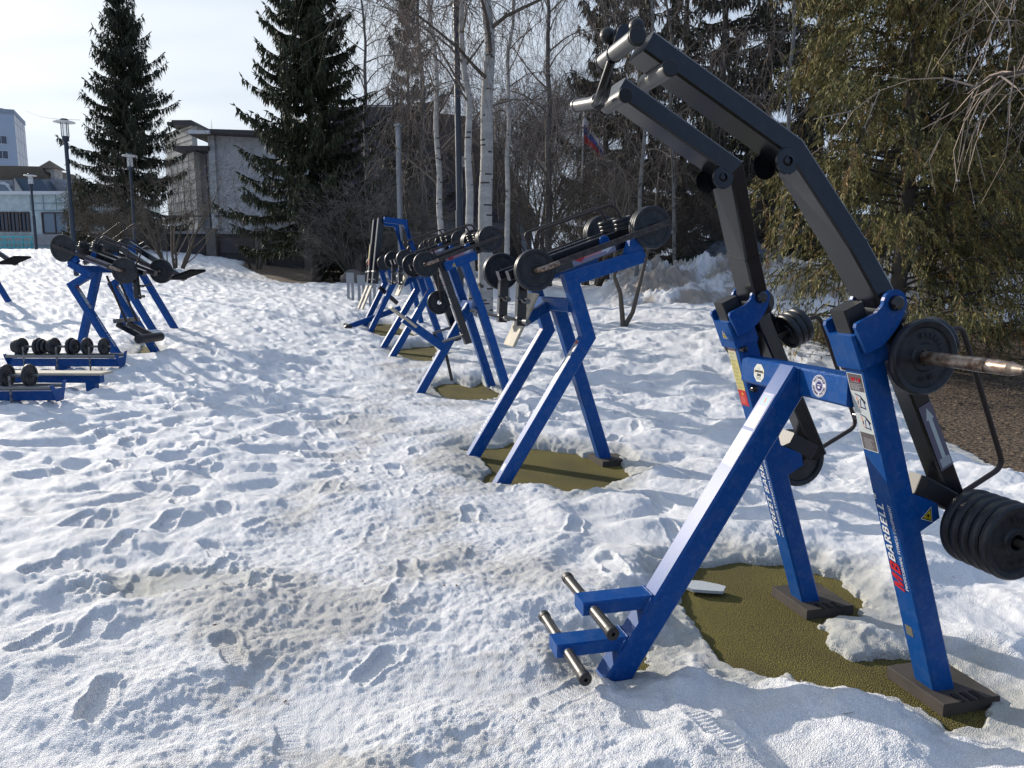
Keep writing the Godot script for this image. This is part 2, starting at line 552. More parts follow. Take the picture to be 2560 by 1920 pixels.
	for x in range(14, 242):
		var t := (x - 14) / 228.0
		var hw := 8
		if x < 56: hw = int((x - 14) * 22.0 / 42.0)
		if x > 200: hw = int((242 - x) * 22.0 / 42.0)
		i.fill_rect(Rect2i(x, 28 - hw, 1, hw * 2), Color(0.78, 0.16, 0.18) if t < 0.25 else Color(0.80, 0.40 + 0.3 * t, 0.42 + 0.3 * t) if t < 0.72 else Color(0.86, 0.86, 0.88))
	M.print_arrow = tex_mat(i)
	i = img(64, 300, Color(0.40, 0.39, 0.45))
	for y in range(16, 270):
		var hw := 9
		if y < 70: hw = int((y - 16) * 20.0 / 54.0)
		i.fill_rect(Rect2i(34 - hw, y, hw * 2, 1), Color(0.74, 0.77, 0.76))
	i.fill_rect(Rect2i(10, 250, 50, 40), Color(0.66, 0.68, 0.69))
	M.print_arrow_up = tex_mat(i)
	# tall white guide for machines further off
	i = img(48, 240, Color(0.80, 0.81, 0.80))
	i.fill_rect(Rect2i(2, 2, 44, 18), Color(0.62, 0.30, 0.30))
	i.fill_rect(Rect2i(2, 22, 44, 40), Color(0.55, 0.54, 0.56))
	for k in 3:
		line_on(i, Vector2(14, 80 + k * 36), Vector2(32, 96 + k * 36), 6, Color(0.10, 0.11, 0.20))
		line_on(i, Vector2(30, 78 + k * 36), Vector2(20, 100 + k * 36), 4, Color(0.30, 0.45, 0.36))
	i.fill_rect(Rect2i(2, 186, 44, 52), Color(0.58, 0.56, 0.58))
	M.print_tall = tex_mat(i)
	i = img(64, 64, Color(0.84, 0.84, 0.85))
	for y in 64:
		for x in 64:
			var d := Vector2(x - 32, y - 32).length()
			if d < 12 or (d > 25 and d < 27): i.set_pixel(x, y, Color(0.16, 0.16, 0.30))
	M.print_round = tex_mat(i)
	i = img(80, 30, Color(0.76, 0.20, 0.20))
	lines_on(i, 8, 6, 64, 18, 5, Color(0.90, 0.70, 0.66), 60)
	M.print_red = tex_mat(i)

func disc_poly(n: int) -> PackedVector2Array:
	var p := PackedVector2Array()
	for k in n: p.append(Vector2(cos(TAU * k / n + PI / n), sin(TAU * k / n + PI / n)) * 0.5)
	return p
var TRI := PackedVector2Array([Vector2(-0.5, -0.5), Vector2(0.5, -0.5), Vector2(0, 0.5)])

func rubber_foot(m: Node, ctr: Vector3, w: float, d: float) -> void:
	var s := Soup.new()
	s.box(ctr + Vector3(0, 0.02, 0), Vector3(w, 0.05, d), 0.004)
	var o := put(m, "base_block", s, M.pad)
	var q := Soup.new()
	for k in 3: q.box(ctr + Vector3(0.04 * (k - 1), 0.0465, -d * 0.42), Vector3(0.022, 0.004, 0.05), 0.001)
	put(o, "slot_mark", q, M.black)

# the near machine: two leaning columns, a long front beam and two swinging arms
func pull_machine(at: Vector3, turn: float) -> void:
	var m := thing("pulldown_machine", "big blue outdoor pulldown machine with tall bent black arms and olive ground patch", "gym machine", at, turn)
	var s := Soup.new()
	var side := V(0, 0, 1)
	for k in [[0.332, "near"], [-0.432, "far"]]:
		var b: float = k[0]
		s = Soup.new()
		s.beam([V(-0.055, 0.008, b), V(0.345, 1.233, b)], 0.1, 0.086, V(1, 0, 0), 0.008)
		put(m, "column", s, M.blue)
		s = Soup.new()
		s.beam([V(0.342, 1.228, b - 0.006), V(0.388, 1.338, b - 0.006)], 0.130, 0.112, V(1, -0.3, 0), 0.007)
		var head := put(m, "column_head", s, M.blue)
		s = Soup.new()
		s.beam([V(0.340, 1.224, b), V(0.344, 1.236, b)], 0.112, 0.100, V(1, -0.3, 0), 0.004)
		put(head, "weld_seam", s, M.blue)
		s = Soup.new()
		s.beam([V(0.385, 1.325, b), V(0.425, 1.412, b)], 0.075, 0.075, V(1, -0.4, 0), 0.004)
		put(m, "bumper_block", s, M.black_soft)
		# curved ear plates that carry the pivot
		var poly := PackedVector2Array([Vector2(0.345, 1.285), Vector2(0.40, 1.262), Vector2(0.447, 1.345), Vector2(0.445, 1.358), Vector2(0.413, 1.374), Vector2(0.377, 1.390), Vector2(0.358, 1.408)])
		for q in 14:
			var t := lerpf(-0.1, PI + 0.25, q / 13.0)
			poly.append(Vector2(0.308 + 0.043 * cos(t), 1.422 + 0.043 * sin(t)))
		poly.append(Vector2(0.272, 1.385)); poly.append(Vector2(0.292, 1.345)); poly.append(Vector2(0.318, 1.312))
		for e in [-1, 1]:
			s = Soup.new()
			s.slab(poly, V(0, 0, b + e * 0.074), Vector3(1, 0, 0), Vector3(0, 1, 0), Vector3(0, 0, 1), 0.014)
			var ear := put(m, "pivot_bracket", s, M.blue)
			s = Soup.new()
			s.lathe(V(0.308, 1.422, b + e * 0.081), side * e, [Vector2(0.0, 0.022), Vector2(0.018, 0.021), Vector2(0.023, 0.015), Vector2(0.025, 0.0)], 18)
			put(ear, "bolt_cap", s, M.black)
		rubber_foot(m, V(-0.085, 0, b - 0.01), 0.24, 0.27)
		# swinging arm: pivot, weld, elbow, end
		var x0 := -0.05
		var sg := signf(b)
		var path := [V(0.272, 1.362, x0 + sg * 0.390), V(0.383, 1.592, x0 + sg * 0.322), V(0.547, 1.916, x0 + sg * 0.198), V(1.075, 2.214, x0 + sg * 0.192) if sg > 0 else V(1.01, 2.178, x0 + sg * 0.192)]
		s = Soup.new()
		s.beam([path[0], path[1]], 0.130, 0.070, V(1, -0.6, 0), 0.007)
		put(m, "arm_base", s, M.black)
		s = Soup.new()
		s.beam([path[1], path[2], path[3]], 0.130, 0.070, V(1, -0.6, 0), 0.007)
		var arm := put(m, "swing_arm", s, M.black)
		s = Soup.new()
		var d0: Vector3 = (path[1] - path[0]).normalized()
		s.beam([path[1] - d0 * 0.004, path[1] + d0 * 0.005], 0.135, 0.075, V(1, -0.6, 0), 0.006)
		put(arm, "weld_seam", s, M.black)
		# round gusset discs under the elbow
		for e in [-1, 1]:
			s = Soup.new()
			s.lathe(V(0.590, 1.876, x0 + sg * 0.205 + e * 0.070), side * e, [Vector2(0, 0.0), Vector2(0.041, 0.0), Vector2(0.044, -0.006)], 28)
			s.lathe(V(0.590, 1.876, x0 + sg * 0.205 + e * 0.070), side * e, [Vector2(0.012, 0.008), Vector2(0.016, 0.006), Vector2(0.018, 0)], 12)
			put(arm, "elbow_gusset", s, M.black)
		s = Soup.new()
		s.lathe(V(0.27, 1.395, b), side, [Vector2(0, 0.032), Vector2(0.058, 0.032), Vector2(0.062, 0.028), Vector2(0.062, -0.028), Vector2(0.058, -0.032), Vector2(0, -0.032)], 32)
		put(m, "pivot_hub", s, M.black)
		# grips near the end of the arm
		s = Soup.new()
		var g0: float = x0 + sg * 0.27
		var g1: float = x0 + sg * 0.085
		s.lathe(V(1.01, 2.135, g0), V(0, 0, g1 - g0), [Vector2(0, 0), Vector2(0.025, 0), Vector2(0.027, 0.003), Vector2(0.027, absf(g1 - g0) - 0.003), Vector2(0.025, absf(g1 - g0)), Vector2(0, absf(g1 - g0))], 20)
		var lg := put(m, "lower_grip", s, M.foam)
		s = Soup.new()
		s.lathe(V(1.01, 2.135, maxf(g0, g1)), side, [Vector2(0.0265, -0.004), Vector2(0.0265, 0.003), Vector2(0.023, 0.005), Vector2(0, 0.005)], 20)
		put(lg, "end_cap", s, M.black_soft)
		# lever below the pivot with its bars and plates
		var la := V(0.30, 1.41, b)
		var lb := V(-0.055, 0.715, b)
		s = Soup.new()
		s.beam([la, lb], 0.08, 0.066, V(1, -0.45, 0), 0.006)
		var lever := put(m, "weight_lever", s, M.black)
		var ld := (lb - la).normalized()
		var back := V(-0.9, 0.436, 0)
		s = Soup.new()
		s.beam([V(-0.02, 0.735, b), V(0.105, 0.80, b)], 0.09, 0.07, V(0, 1, 0), 0.005)
		put(lever, "stop_pad", s, M.black_soft)
		s = Soup.new()
		s.slab(PackedVector2Array([Vector2(0.18, 0.79), Vector2(0.049, 0.739), Vector2(0.036, 0.685), Vector2(0.112, 0.641), Vector2(0.15, 0.66)]), V(0, 0, b), Vector3(1, 0, 0), Vector3(0, 1, 0), Vector3(0, 0, 1), 0.088)
		put(m, "stop_bracket", s, M.blue)
		# outer U bar
		var o1: float = b + sg * 0.05
		var o2: float = b + sg * (0.62 if sg > 0 else 0.30)
		s = Soup.new()
		s.tube(round_path([V(0.21, 1.25, o1 + sg * (0.40 if sg > 0 else 0.10)), V(0.21, 1.25, o2), V(-0.045, 0.67, o2), V(-0.045, 0.67, o1)], 0.07, 6), 0.013, 12)
		put(m, "plate_bar", s, M.rust)
		s = Soup.new()
		if sg > 0: s.lathe(V(0.21, 1.25, o1), side * sg, [Vector2(0.0, 0), Vector2(0.021, 0), Vector2(0.021, 0.23), Vector2(0.0215, 0.232), Vector2(0.0225, 0.30), Vector2(0.019, 0.302), Vector2(0.021, 0.305), Vector2(0.021, 0.375), Vector2(0.016, 0.39), Vector2(0.013, 0.42)], 18)
		else: s.tube([V(0.21, 1.25, o1), V(0.21, 1.25, o1 - 0.14)], 0.021, 14)
		put(m, "plate_sleeve", s, M.rust_bright)
		for q in (1 if sg > 0 else 3): plate(m, "weight_plate", V(0.21, 1.25, o1 + sg * (0.055 + q * 0.034)), side, 0.124, 0.032)
		for q in (5 if sg > 0 else 3): plate(m, "weight_plate", V(-0.045, 0.67, o1 + sg * (0.055 + q * 0.039)), side, 0.127, 0.035)
		if sg > 0:
			for w in [[V(0.21, 1.25, o1 + 0.055 + 0.0095), 0.124], [V(-0.045, 0.67, o1 + 0.055 + 4 * 0.039 + 0.0105), 0.127]]:
				round_lettering(m, "BARBELL", M.rubber, w[0], V(-1, 0, 0), V(0, 1, 0), w[1] * 0.57, 0.017, PI / 2 - 0.5, 1.7, true)
				round_lettering(m, "10 KG", M.rubber, w[0], V(-1, 0, 0), V(0, 1, 0), w[1] * 0.57, 0.015, -PI / 2 + 0.2, 0.9, false)
		# rod loop at the back with small plates
		s = Soup.new()
		s.tube(round_path([V(0.17, 1.245, b), V(-0.03, 1.345, b), V(-0.262, 0.838, b), V(-0.08, 0.745, b)], 0.045, 6), 0.0095, 10)
		put(m, "rod_loop", s, M.rust_dark)
		for q in 3: plate(m, "small_plate", V(0.115, 1.273, b) + back * q * 0.03, back, 0.080, 0.028)
	# cross beam between the columns
	s = Soup.new()
	s.beam([V(0.312, 1.12, 0.283), V(0.312, 1.12, -0.383)], 0.1, 0.105, V(0, 1, 0), 0.008)
	put(m, "crossbar", s, M.blue)
	for k in [[0.288, 1.205], [0.288, 1.035], [-0.388, 1.205], [-0.388, 1.035]]:
		s = Soup.new()
		var sg := signf(k[0] + 0.05)
		s.lathe(V(0.335 + (k[1] - 1.12) * 0.33, k[1], k[0] - sg * 0.005), -side * sg, [Vector2(0, 0.028), Vector2(0.011, 0.026), Vector2(0.014, 0.02), Vector2(0.014, 0)], 12)
		put(m, "bolt", s, M.black)
	for k in [[0.284, 1], [-0.384, -1]]:
		s = Soup.new()
		s.beam([V(0.262, 1.0, k[0]), V(0.340, 1.235, k[0])], 0.012, 0.080, V(1, -0.3, 0), 0.002)
		put(m, "mounting_plate", s, M.blue)
	# front beam with foot bars and rollers
	s = Soup.new()
	s.beam([V(1.068, 0.0, -0.035), V(0.340, 1.150, -0.035)], 0.1, 0.1, V(1, 0.6, 0), 0.009)
	put(m, "front_beam", s, M.blue)
	for k in [[0.90, 1.188, 0.311, 1.152], [0.995, 1.286, 0.160, 1.248]]:
		s = Soup.new()
		s.beam([V(k[0], k[2], -0.05), V(k[1], k[2], -0.05)], 0.1, 0.052, V(0, 1, 0), 0.006)
		var bar := put(m, "foot_bar", s, M.blue)
		for e in [-1, 1]:
			s = Soup.new()
			s.lathe(V(k[3], k[2], -0.05 + e * 0.05), side * e, [Vector2(0.017, 0), Vector2(0.017, 0.016)], 16)
			put(bar, "roller_stub", s, M.blue)
			s = Soup.new()
			var o := V(k[3], k[2], -0.05 + e * 0.066)
			for q in 14:
				var t0 := TAU * q / 14
				for w in [[0.0, 0.72, 0.021], [0.72, 1.0, 0.0185]]:
					var a0: float = t0 + TAU / 14 * w[0]
					var a1: float = t0 + TAU / 14 * w[1]
					var p0 := Vector3(cos(a0), sin(a0), 0)
					var p1 := Vector3(cos(a1), sin(a1), 0)
					s.quadn(o + p0 * w[2], o + p1 * w[2], o + p1 * w[2] + side * e * 0.16, o + p0 * w[2] + side * e * 0.16, p0, p1, p1, p0)
			var rol := put(m, "foot_roller", s, M.grip)
			s = Soup.new()
			s.lathe(o + side * e * 0.158, side * e, [Vector2(0.0225, 0), Vector2(0.0235, 0.004), Vector2(0.0235, 0.026), Vector2(0.021, 0.03), Vector2(0.007, 0.03), Vector2(0.007, 0.02), Vector2(0, 0.02)], 20)
			put(rol, "end_cap", s, M.black_soft)
	# weld beads where the front beam meets the crossbar and the foot bars
	rng.seed = 12
	for w in [[V(0.3645, 1.168, 0.016), V(0.3645, 1.070, 0.016)], [V(0.3645, 1.168, -0.086), V(0.3645, 1.070, -0.086)], [V(0.918, 0.3385, 0.0), V(0.918, 0.3385, -0.10)], [V(1.012, 0.1875, 0.0), V(1.012, 0.1875, -0.10)], [V(0.93, 0.335, 0.0165), V(0.96, 0.286, 0.0165)], [V(1.028, 0.185, 0.0165), V(1.058, 0.136, 0.0165)]]:
		s = Soup.new()
		var bp := []
		var br2 := []
		for k in 15:
			bp.append(w[0].lerp(w[1], k / 14.0))
			br2.append(rr(0.0025, 0.0048))
		s.tube(bp, br2, 6)
		put(m, "weld_bead", s, M.blue)
	# handle at the top of the arms
	s = Soup.new()
	s.lathe(V(1.118, 2.222, 0.215), -side, [Vector2(0, 0), Vector2(0.024, 0), Vector2(0.026, 0.003), Vector2(0.026, 0.29), Vector2(0.0, 0.29)], 22)
	var top := put(m, "top_grip", s, M.foam)
	s = Soup.new()
	s.lathe(V(1.118, 2.222, 0.215), side, [Vector2(0.0275, -0.004), Vector2(0.0275, 0.004), Vector2(0.023, 0.006), Vector2(0, 0.006)], 22)
	put(top, "end_cap", s, M.black_soft)
	for bb in [0.213, 0.035, -0.065]:
		s = Soup.new()
		s.lathe(V(1.118, 2.222, bb), -side, [Vector2(0.026, 0), Vector2(0.029, 0.002), Vector2(0.029, 0.008), Vector2(0.026, 0.01)], 22)
		put(top, "collar", s, M.black)
	for bb in [0.012, -0.042]:
		s = Soup.new()
		s.slab(PackedVector2Array([Vector2(1.135, 2.20), Vector2(1.10, 2.20), Vector2(1.062, 2.30), Vector2(1.066, 2.318), Vector2(1.082, 2.322), Vector2(1.10, 2.31)]), V(0, 0, bb), Vector3(1, 0, 0), Vector3(0, 1, 0), Vector3(0, 0, 1), 0.007)
		put(m, "stop_plate", s, M.black)
	for p in [V(1.035, 2.318, 0.01), V(1.115, 2.30, -0.045)]:
		s = Soup.new()
		s.ball(p, 0.026, 20)
		s.tube([p, V(1.09, 2.28, -0.015)], 0.009, 8)
		put(m, "rubber_buffer", s, M.black_soft)
	s = Soup.new()
	s.tube(round_path([V(1.125, 2.20, 0.02), V(1.135, 2.10, -0.07), V(1.085, 2.125, -0.25)], 0.05, 6), 0.0145, 12)
	s.tube(round_path([V(1.11, 2.20, -0.04), V(1.10, 2.11, -0.09), V(1.075, 2.13, -0.25)], 0.05, 6), 0.0145, 12)
	put(m, "bent_handle", s, M.black)
	s = Soup.new()
	s.lathe(V(1.08, 2.128, -0.22), V(0.03, 0.02, -0.17), [Vector2(0, 0), Vector2(0.029, 0), Vector2(0.029, 0.01), Vector2(0.022, 0.011), Vector2(0.022, 0.158), Vector2(0.025, 0.159), Vector2(0.025, 0.168), Vector2(0, 0.168)], 20)
	put(m, "outer_grip", s, M.foam)
	# prints. The near column's front face looks along a and down, its length runs along cd
	var cd := V(0.4, 1.225, 0).normalized()
	var cn := V(0.951, -0.31, 0).normalized()
	var cr := cd.cross(cn)
	var on := func(t: float, b: float, across: float): return V(-0.062, 0.01, b) + cd * t + cn * 0.05 + cr * across
	sticker(m, "guide_sticker", M.print_guide, on.call(1.118, 0.332, -0.003), cr, cd, 0.074, 0.28)
	sticker(m, "rules_sticker", M.print_rules, on.call(1.147, -0.432, -0.012), cr, cd, 0.062, 0.28)
	lettering(m, "MB 7.20", M.red_print, on.call(1.236, 0.332, 0.0), cr, cd, 0.014, 0.044)
	lettering(m, "BARBELL", M.white_print, on.call(0.667, 0.332, -0.016), cd, -cr, 0.030, 0.225, 0.2)
	lettering(m, "MB", M.red_print, on.call(0.497, 0.332, -0.010), cd, -cr, 0.046, 0.105, 0.25)
	lettering(m, "PROFESSIONAL FITNESS EQUIPMENT", M.white_print, on.call(0.618, 0.332, 0.027), cd, -cr, 0.0125, 0.33, 0.0, false)
	lettering(m, "TM", M.white_print, on.call(0.80, 0.332, -0.033), cd, -cr, 0.010, 0.022)
	lettering(m, "STREET BARBELL", M.white_print, on.call(0.60, -0.432, -0.012), cd, -cr, 0.030, 0.44, 0.2)
	lettering(m, "OUTDOOR STRENGTH EQUIPMENT", M.white_print, on.call(0.60, -0.432, 0.027), cd, -cr, 0.0125, 0.44, 0.0, false)
	sticker(m, "serial_plate", M.steel_plate, on.call(0.272, 0.332, -0.014), cr, cd, 0.032, 0.042)
	sticker(m, "hazard_sticker", M.print_hazard, V(0.366, 1.285, -0.432) + V(0.0635, -0.02, 0.012), -V(0, 0, -1), V(0.45, 0.9, 0), 0.036, 0.036, TRI)
	sticker(m, "hazard_sticker", M.print_hazard, V(0.083, 0.705, 0.332 + 0.0445), V(-1, -0.3, 0), V(-0.3, 1, 0), 0.05, 0.05, TRI)
	# crossbar badges face the front
	var cf := V(0.362, 1.12, -0.05)
	sticker(m, "award_badge", M.print_award, cf + V(0, 0.0, -0.20), V(0, 0, 1), V(0, 1, 0), 0.078, 0.078, disc_poly(8))
	lettering(m, "NOMINATED", M.ink, cf + V(0, 0.006, -0.20), V(0, 0, 1), V(0, 1, 0), 0.009, 0.056)
	lettering(m, "2016", M.ink, cf + V(0, -0.008, -0.20), V(0, 0, 1), V(0, 1, 0), 0.010, 0.028)
	sticker(m, "round_badge", M.print_badge, cf + V(0, 0, 0.185), V(0, 0, 1), V(0, 1, 0), 0.080, 0.080, disc_poly(32))
	round_lettering(m, "PATENTED", M.ink_blue, cf + V(0, 0, 0.185), V(0, 0, 1), V(0, 1, 0), 0.0295, 0.0085, PI / 2, 2.4, true)
	round_lettering(m, "WEIGHT SYSTEM", M.ink_blue, cf + V(0, 0, 0.185), V(0, 0, 1), V(0, 1, 0), 0.0295, 0.0075, -PI / 2, 3.0, false)
	# plates on the upper face of the front beam
	var bd := V(-0.706, 1.115, 0).normalized()
	var bn := V(1.115, 0.706, 0).normalized()
	var br := bd.cross(bn)
	var bo := V(1.068, 0.0, -0.035) + bn * 0.05
	sticker(m, "info_plate", M.print_info, bo + bd * 1.163, br, bd, 0.072, 0.15)
	sticker(m, "info_plate", M.print_info_faded, bo + bd * 1.0, br, bd, 0.072, 0.148)
	# arrow on the near lever
	var ad := V(0.355, 0.695, 0).normalized()
	var ax := V(0, 0, 1).cross(ad)
	sticker(m, "arrow_sticker", M.print_arrow_up, V(0.075, 0.972, 0.332 + 0.041), -ad.cross(V(0, 0, 1)) * -1.0, ad, 0.052, 0.25)

# the sliding plate rack shared by the other machines; f and r are the front and rear ends (along, up)
func plate_rack(m: Node3D, f: Vector2, r: Vector2, hw: float, nf: int, nr: int, small: int, cb := 0.0, pr := 0.15) -> void:
	var s := Soup.new()
	var d := (r - f).normalized()
	var u := Vector2(-d.y, d.x)
	if u.y < 0: u = -u
	var upv := Vector3(u.x, u.y, 0)
	var at := func(t: float, h: float, b: float): return V(f.x + (r.x - f.x) * t + u.x * h, f.y + (r.y - f.y) * t + u.y * h, b + cb)
	for sg in [-1, 1]:
		var b: float = sg * hw
		s = Soup.new()
		s.beam([at.call(0.13, 0.0, b + sg * 0.135), at.call(1.13, 0.0, b + sg * 0.135)], 0.012, 0.042, upv, 0.003)
		put(m, "flat_load_bar", s, M.rust)
		s = Soup.new()
		s.tube(round_path([at.call(0.0, 0.0, b - sg * 0.02), at.call(0.0, 0.0, b + sg * 0.135), at.call(0.16, 0.0, b + sg * 0.135)], 0.05, 6), 0.021, 12)
		put(m, "front_sleeve", s, M.rust_bright)
		s = Soup.new()
		s.tube([at.call(1.0, 0.0, b - sg * 0.02), at.call(1.0, 0.0, b + sg * 0.14)], 0.021, 12)
		put(m, "rear_sleeve", s, M.rust_bright)
		for q in nf: plate(m, "weight_plate", at.call(0.0, 0.0, b + sg * (0.01 + q * 0.034)), V(0, 0, 1), pr, 0.032)
		for q in nr: plate(m, "weight_plate", at.call(1.0, 0.0, b + sg * (0.075 - q * 0.034)), V(0, 0, 1), pr * 1.05, 0.032)
		s = Soup.new()
		s.beam([at.call(0.04, -0.045, b - sg * 0.07), at.call(0.98, -0.045, b - sg * 0.07)], 0.06, 0.085, upv, 0.005)
		var rail := put(m, "guide_rail", s, M.black)
		var face := V(0, 0, float(sg))
		var rx := V(d.x, d.y, 0) if sg < 0 else V(-d.x, -d.y, 0)
		var sx := V(d.x, d.y, 0).normalized()
		sticker(rail, "arrow_sticker", M.print_arrow, at.call(0.52, -0.045, b - sg * 0.04), sx * (1.0 if sx.cross(upv).dot(face) > 0 else -1.0), upv, 0.36, 0.072)
		# hoop and small plates above the middle
		var hb: float = sg * 0.14
		s = Soup.new()
		s.tube(round_path([at.call(0.24, 0.0, hb), at.call(0.20, 0.24, hb), at.call(0.90, 0.24, hb), at.call(0.95, 0.05, hb)], 0.05, 6), 0.011, 10)
		put(m, "rod_hoop", s, M.rust_dark)
		for q in small: plate(m, "small_plate", at.call(0.94, 0.045 + q * 0.03, hb), upv, 0.075, 0.028)
		s = Soup.new()
		s.beam([at.call(-0.12, 0.0, sg * 0.13), at.call(1.06, 0.0, sg * 0.13)], 0.08, 0.075, upv, 0.005)
		put(m, "lever_beam", s, M.black)
		s = Soup.new()
		s.lathe(at.call(0.72, 0.0, sg * 0.175), V(0, 0, float(sg)), [Vector2(0, 0.02), Vector2(0.03, 0.02), Vector2(0.042, 0.01), Vector2(0.044, 0)], 20)
		put(m, "pivot_hub", s, M.blue)

# press with two kneed front legs and one rear leg; o shifts the rack
func press_machine(at: Vector3, turn: float, label: String, o := Vector2.ZERO, pad := true, nr := 3, roller := false) -> Node3D:
	var m := thing("press_machine", label, "gym machine", at, turn, "blue plate loaded machines in the snow")
	var s := Soup.new()
	var k := Vector2(-0.74, 1.07)
	var c := Vector2(-0.60 + o.x * 0.3, 1.49 + o.y)
	for sg in [-1, 1]:
		var b: float = sg * 0.43
		s = Soup.new()
		s.beam([V(-0.02, -0.08, b), V(k.x, k.y, b), V(c.x, c.y, b)], 0.1, 0.1, V(1, 0.4, 0), 0.008)
		var leg := put(m, "front_leg", s, M.blue)
		var d := V(k.x + 0.02, k.y + 0.08, 0).normalized()
		var nn := V(d.y, -d.x, 0)
		nn = V(k.y + 0.08, -(k.x + 0.02), 0).normalized()
		sticker(leg, "guide_sticker", M.print_tall, V(k.x, k.y, b) - d * 0.24 + nn * 0.05, d.cross(nn), d, 0.06, 0.36)
		if sg < 0:
			sticker(leg, "red_sticker", M.print_red, V(k.x, k.y, b) - d * 0.03 + nn * 0.05, d.cross(nn), d, 0.05, 0.08)
			lettering(leg, "STREET BARBELL", M.white_print, V(-0.02, -0.08, b) + d * 0.55 + nn * 0.05, d, -d.cross(nn), 0.03, 0.5, 0.2)
		else:
			sticker(leg, "serial_plate", M.steel_plate, V(-0.02, -0.08, b) + d * 0.22 + nn * 0.05, d.cross(nn), d, 0.03, 0.05)
		# side beam under the rack with its hooked end
		var e := Vector2(-1.16, 1.66) + o
		s = Soup.new()
		s.beam([V(c.x + 0.05, c.y - 0.01, b), V(e.x, e.y, b)], 0.09, 0.10, V(0, 1, 0), 0.006)
		var side_beam := put(m, "side_beam", s, M.blue)
		s = Soup.new()
		s.slab(PackedVector2Array([e + Vector2(0.02, -0.05), e + Vector2(0.13, 0.02), e + Vector2(0.11, 0.08), e + Vector2(0.10, 0.16), e + Vector2(0.06, 0.17), e + Vector2(0.0, 0.06), e + Vector2(-0.03, 0.0)]), V(0, 0, b), Vector3(1, 0, 0), Vector3(0, 1, 0), Vector3(0, 0, 1), 0.07)
		put(side_beam, "hook", s, M.blue)
		var dd := V(e.x - c.x, e.y - c.y, 0).normalized()
		for t in [0.12, 0.54]:
			sticker(side_beam, "hazard_sticker", M.print_hazard, V(c.x, c.y, b + sg * 0.0455) + dd * t, -dd * sg, Vector3.UP, 0.05, 0.05, TRI)
	s = Soup.new()
	s.beam([V(-0.65, 1.30, 0.40), V(-0.65, 1.30, -0.40)], 0.1, 0.1, V(0, 1, 0), 0.007)
	put(m, "crossbar", s, M.blue)
	s = Soup.new()
	s.beam([V(-1.09, 0.0, 0.02), V(-0.66, 1.28, 0.02)], 0.1, 0.1, V(1, 0.3, 0), 0.008)
	put(m, "rear_leg", s, M.blue)
	rubber_foot(m, V(-1.12, 0.0, 0.02), 0.24, 0.30)
	plate_rack(m, Vector2(-0.33, 1.555) + o, Vector2(-1.23, 1.87) + o, 0.40, 2, nr, 3, 0.0, 0.185 if roller else 0.15)
	# press handles hanging from the lever beams
	for sg in ([-1] if roller else [-1, 1]):
		var b: float = sg * 0.24
		s = Soup.new()
		s.beam([V(-0.30 + o.x, 1.56 + o.y, b), V(-0.28 + o.x, 1.15 + o.y, b)], 0.075, 0.07, V(1, 0, 0), 0.006)
		var hang := put(m, "handle_drop", s, M.black)
		for q in [1.42, 1.26]: sticker(hang, "round_sticker", M.print_round, V(-0.262 + o.x, q + o.y, b), V(0, 0, 1), V(0, 1, 0), 0.05, 0.07, disc_poly(20))
		for q in [[1.33, 1.0], [1.18, -1.0]]:
			s = Soup.new()
			s.tube(round_path([V(-0.30 + o.x, q[0] + o.y, b), V(-0.30 + o.x, q[0] + o.y, b + 0.10), V(-0.20 + o.x, q[0] + o.y + 0.03, b + 0.17 * q[1] + 0.06)], 0.04, 5), 0.013, 10)
			put(hang, "handle", s, M.black)
			s = Soup.new()
			s.tube([V(-0.29 + o.x, q[0] + o.y + 0.005, b + 0.05), V(-0.29 + o.x, q[0] + o.y + 0.005, b + 0.16)], 0.02, 12)
			put(hang, "grip", s, M.foam)
	if pad:
		s = Soup.new()
		s.beam([V(-0.50, 1.38, -0.1), V(-0.30, 0.97, -0.1)], 0.26, 0.022, V(1, 0.5, 0), 0.006)
		put(m, "pad_board", s, M.cream)
		s = Soup.new()
		s.beam([V(-0.62, 1.28, -0.1), V(-0.42, 1.16, -0.1)], 0.08, 0.08, V(0, 1, 0), 0.005)
		put(m, "pad_arm", s, M.blue)
	if roller:
		for b in [-0.12, 0.12]:
			s = Soup.new()
			s.tube([V(-0.42, 1.20, b), V(-0.15, 0.52, b)], 0.016, 8)
			put(m, "pull_rod", s, M.rust_dark)
			s = Soup.new()
			s.beam([V(-0.30, 0.50, b), V(0.10, 0.30, b)], 0.06, 0.08, V(0, 1, 0), 0.006)
			put(m, "roller_arm", s, M.black)
		s = Soup.new()
		s.lathe(V(0.12, 0.29, -0.28), V(0, 0, 1), [Vector2(0, 0), Vector2(0.06, 0), Vector2(0.068, 0.02), Vector2(0.068, 0.54), Vector2(0.06, 0.56), Vector2(0, 0.56)], 20)
		put(m, "leg_roller", s, M.black_soft)
		s = Soup.new()
		s.beam([V(-0.25, 0.55, -0.25), V(-0.25, 0.55, 0.3)], 0.05, 0.06, V(0, 1, 0), 0.005)
		put(m, "roller_axle", s, M.steel_dark)
	return m

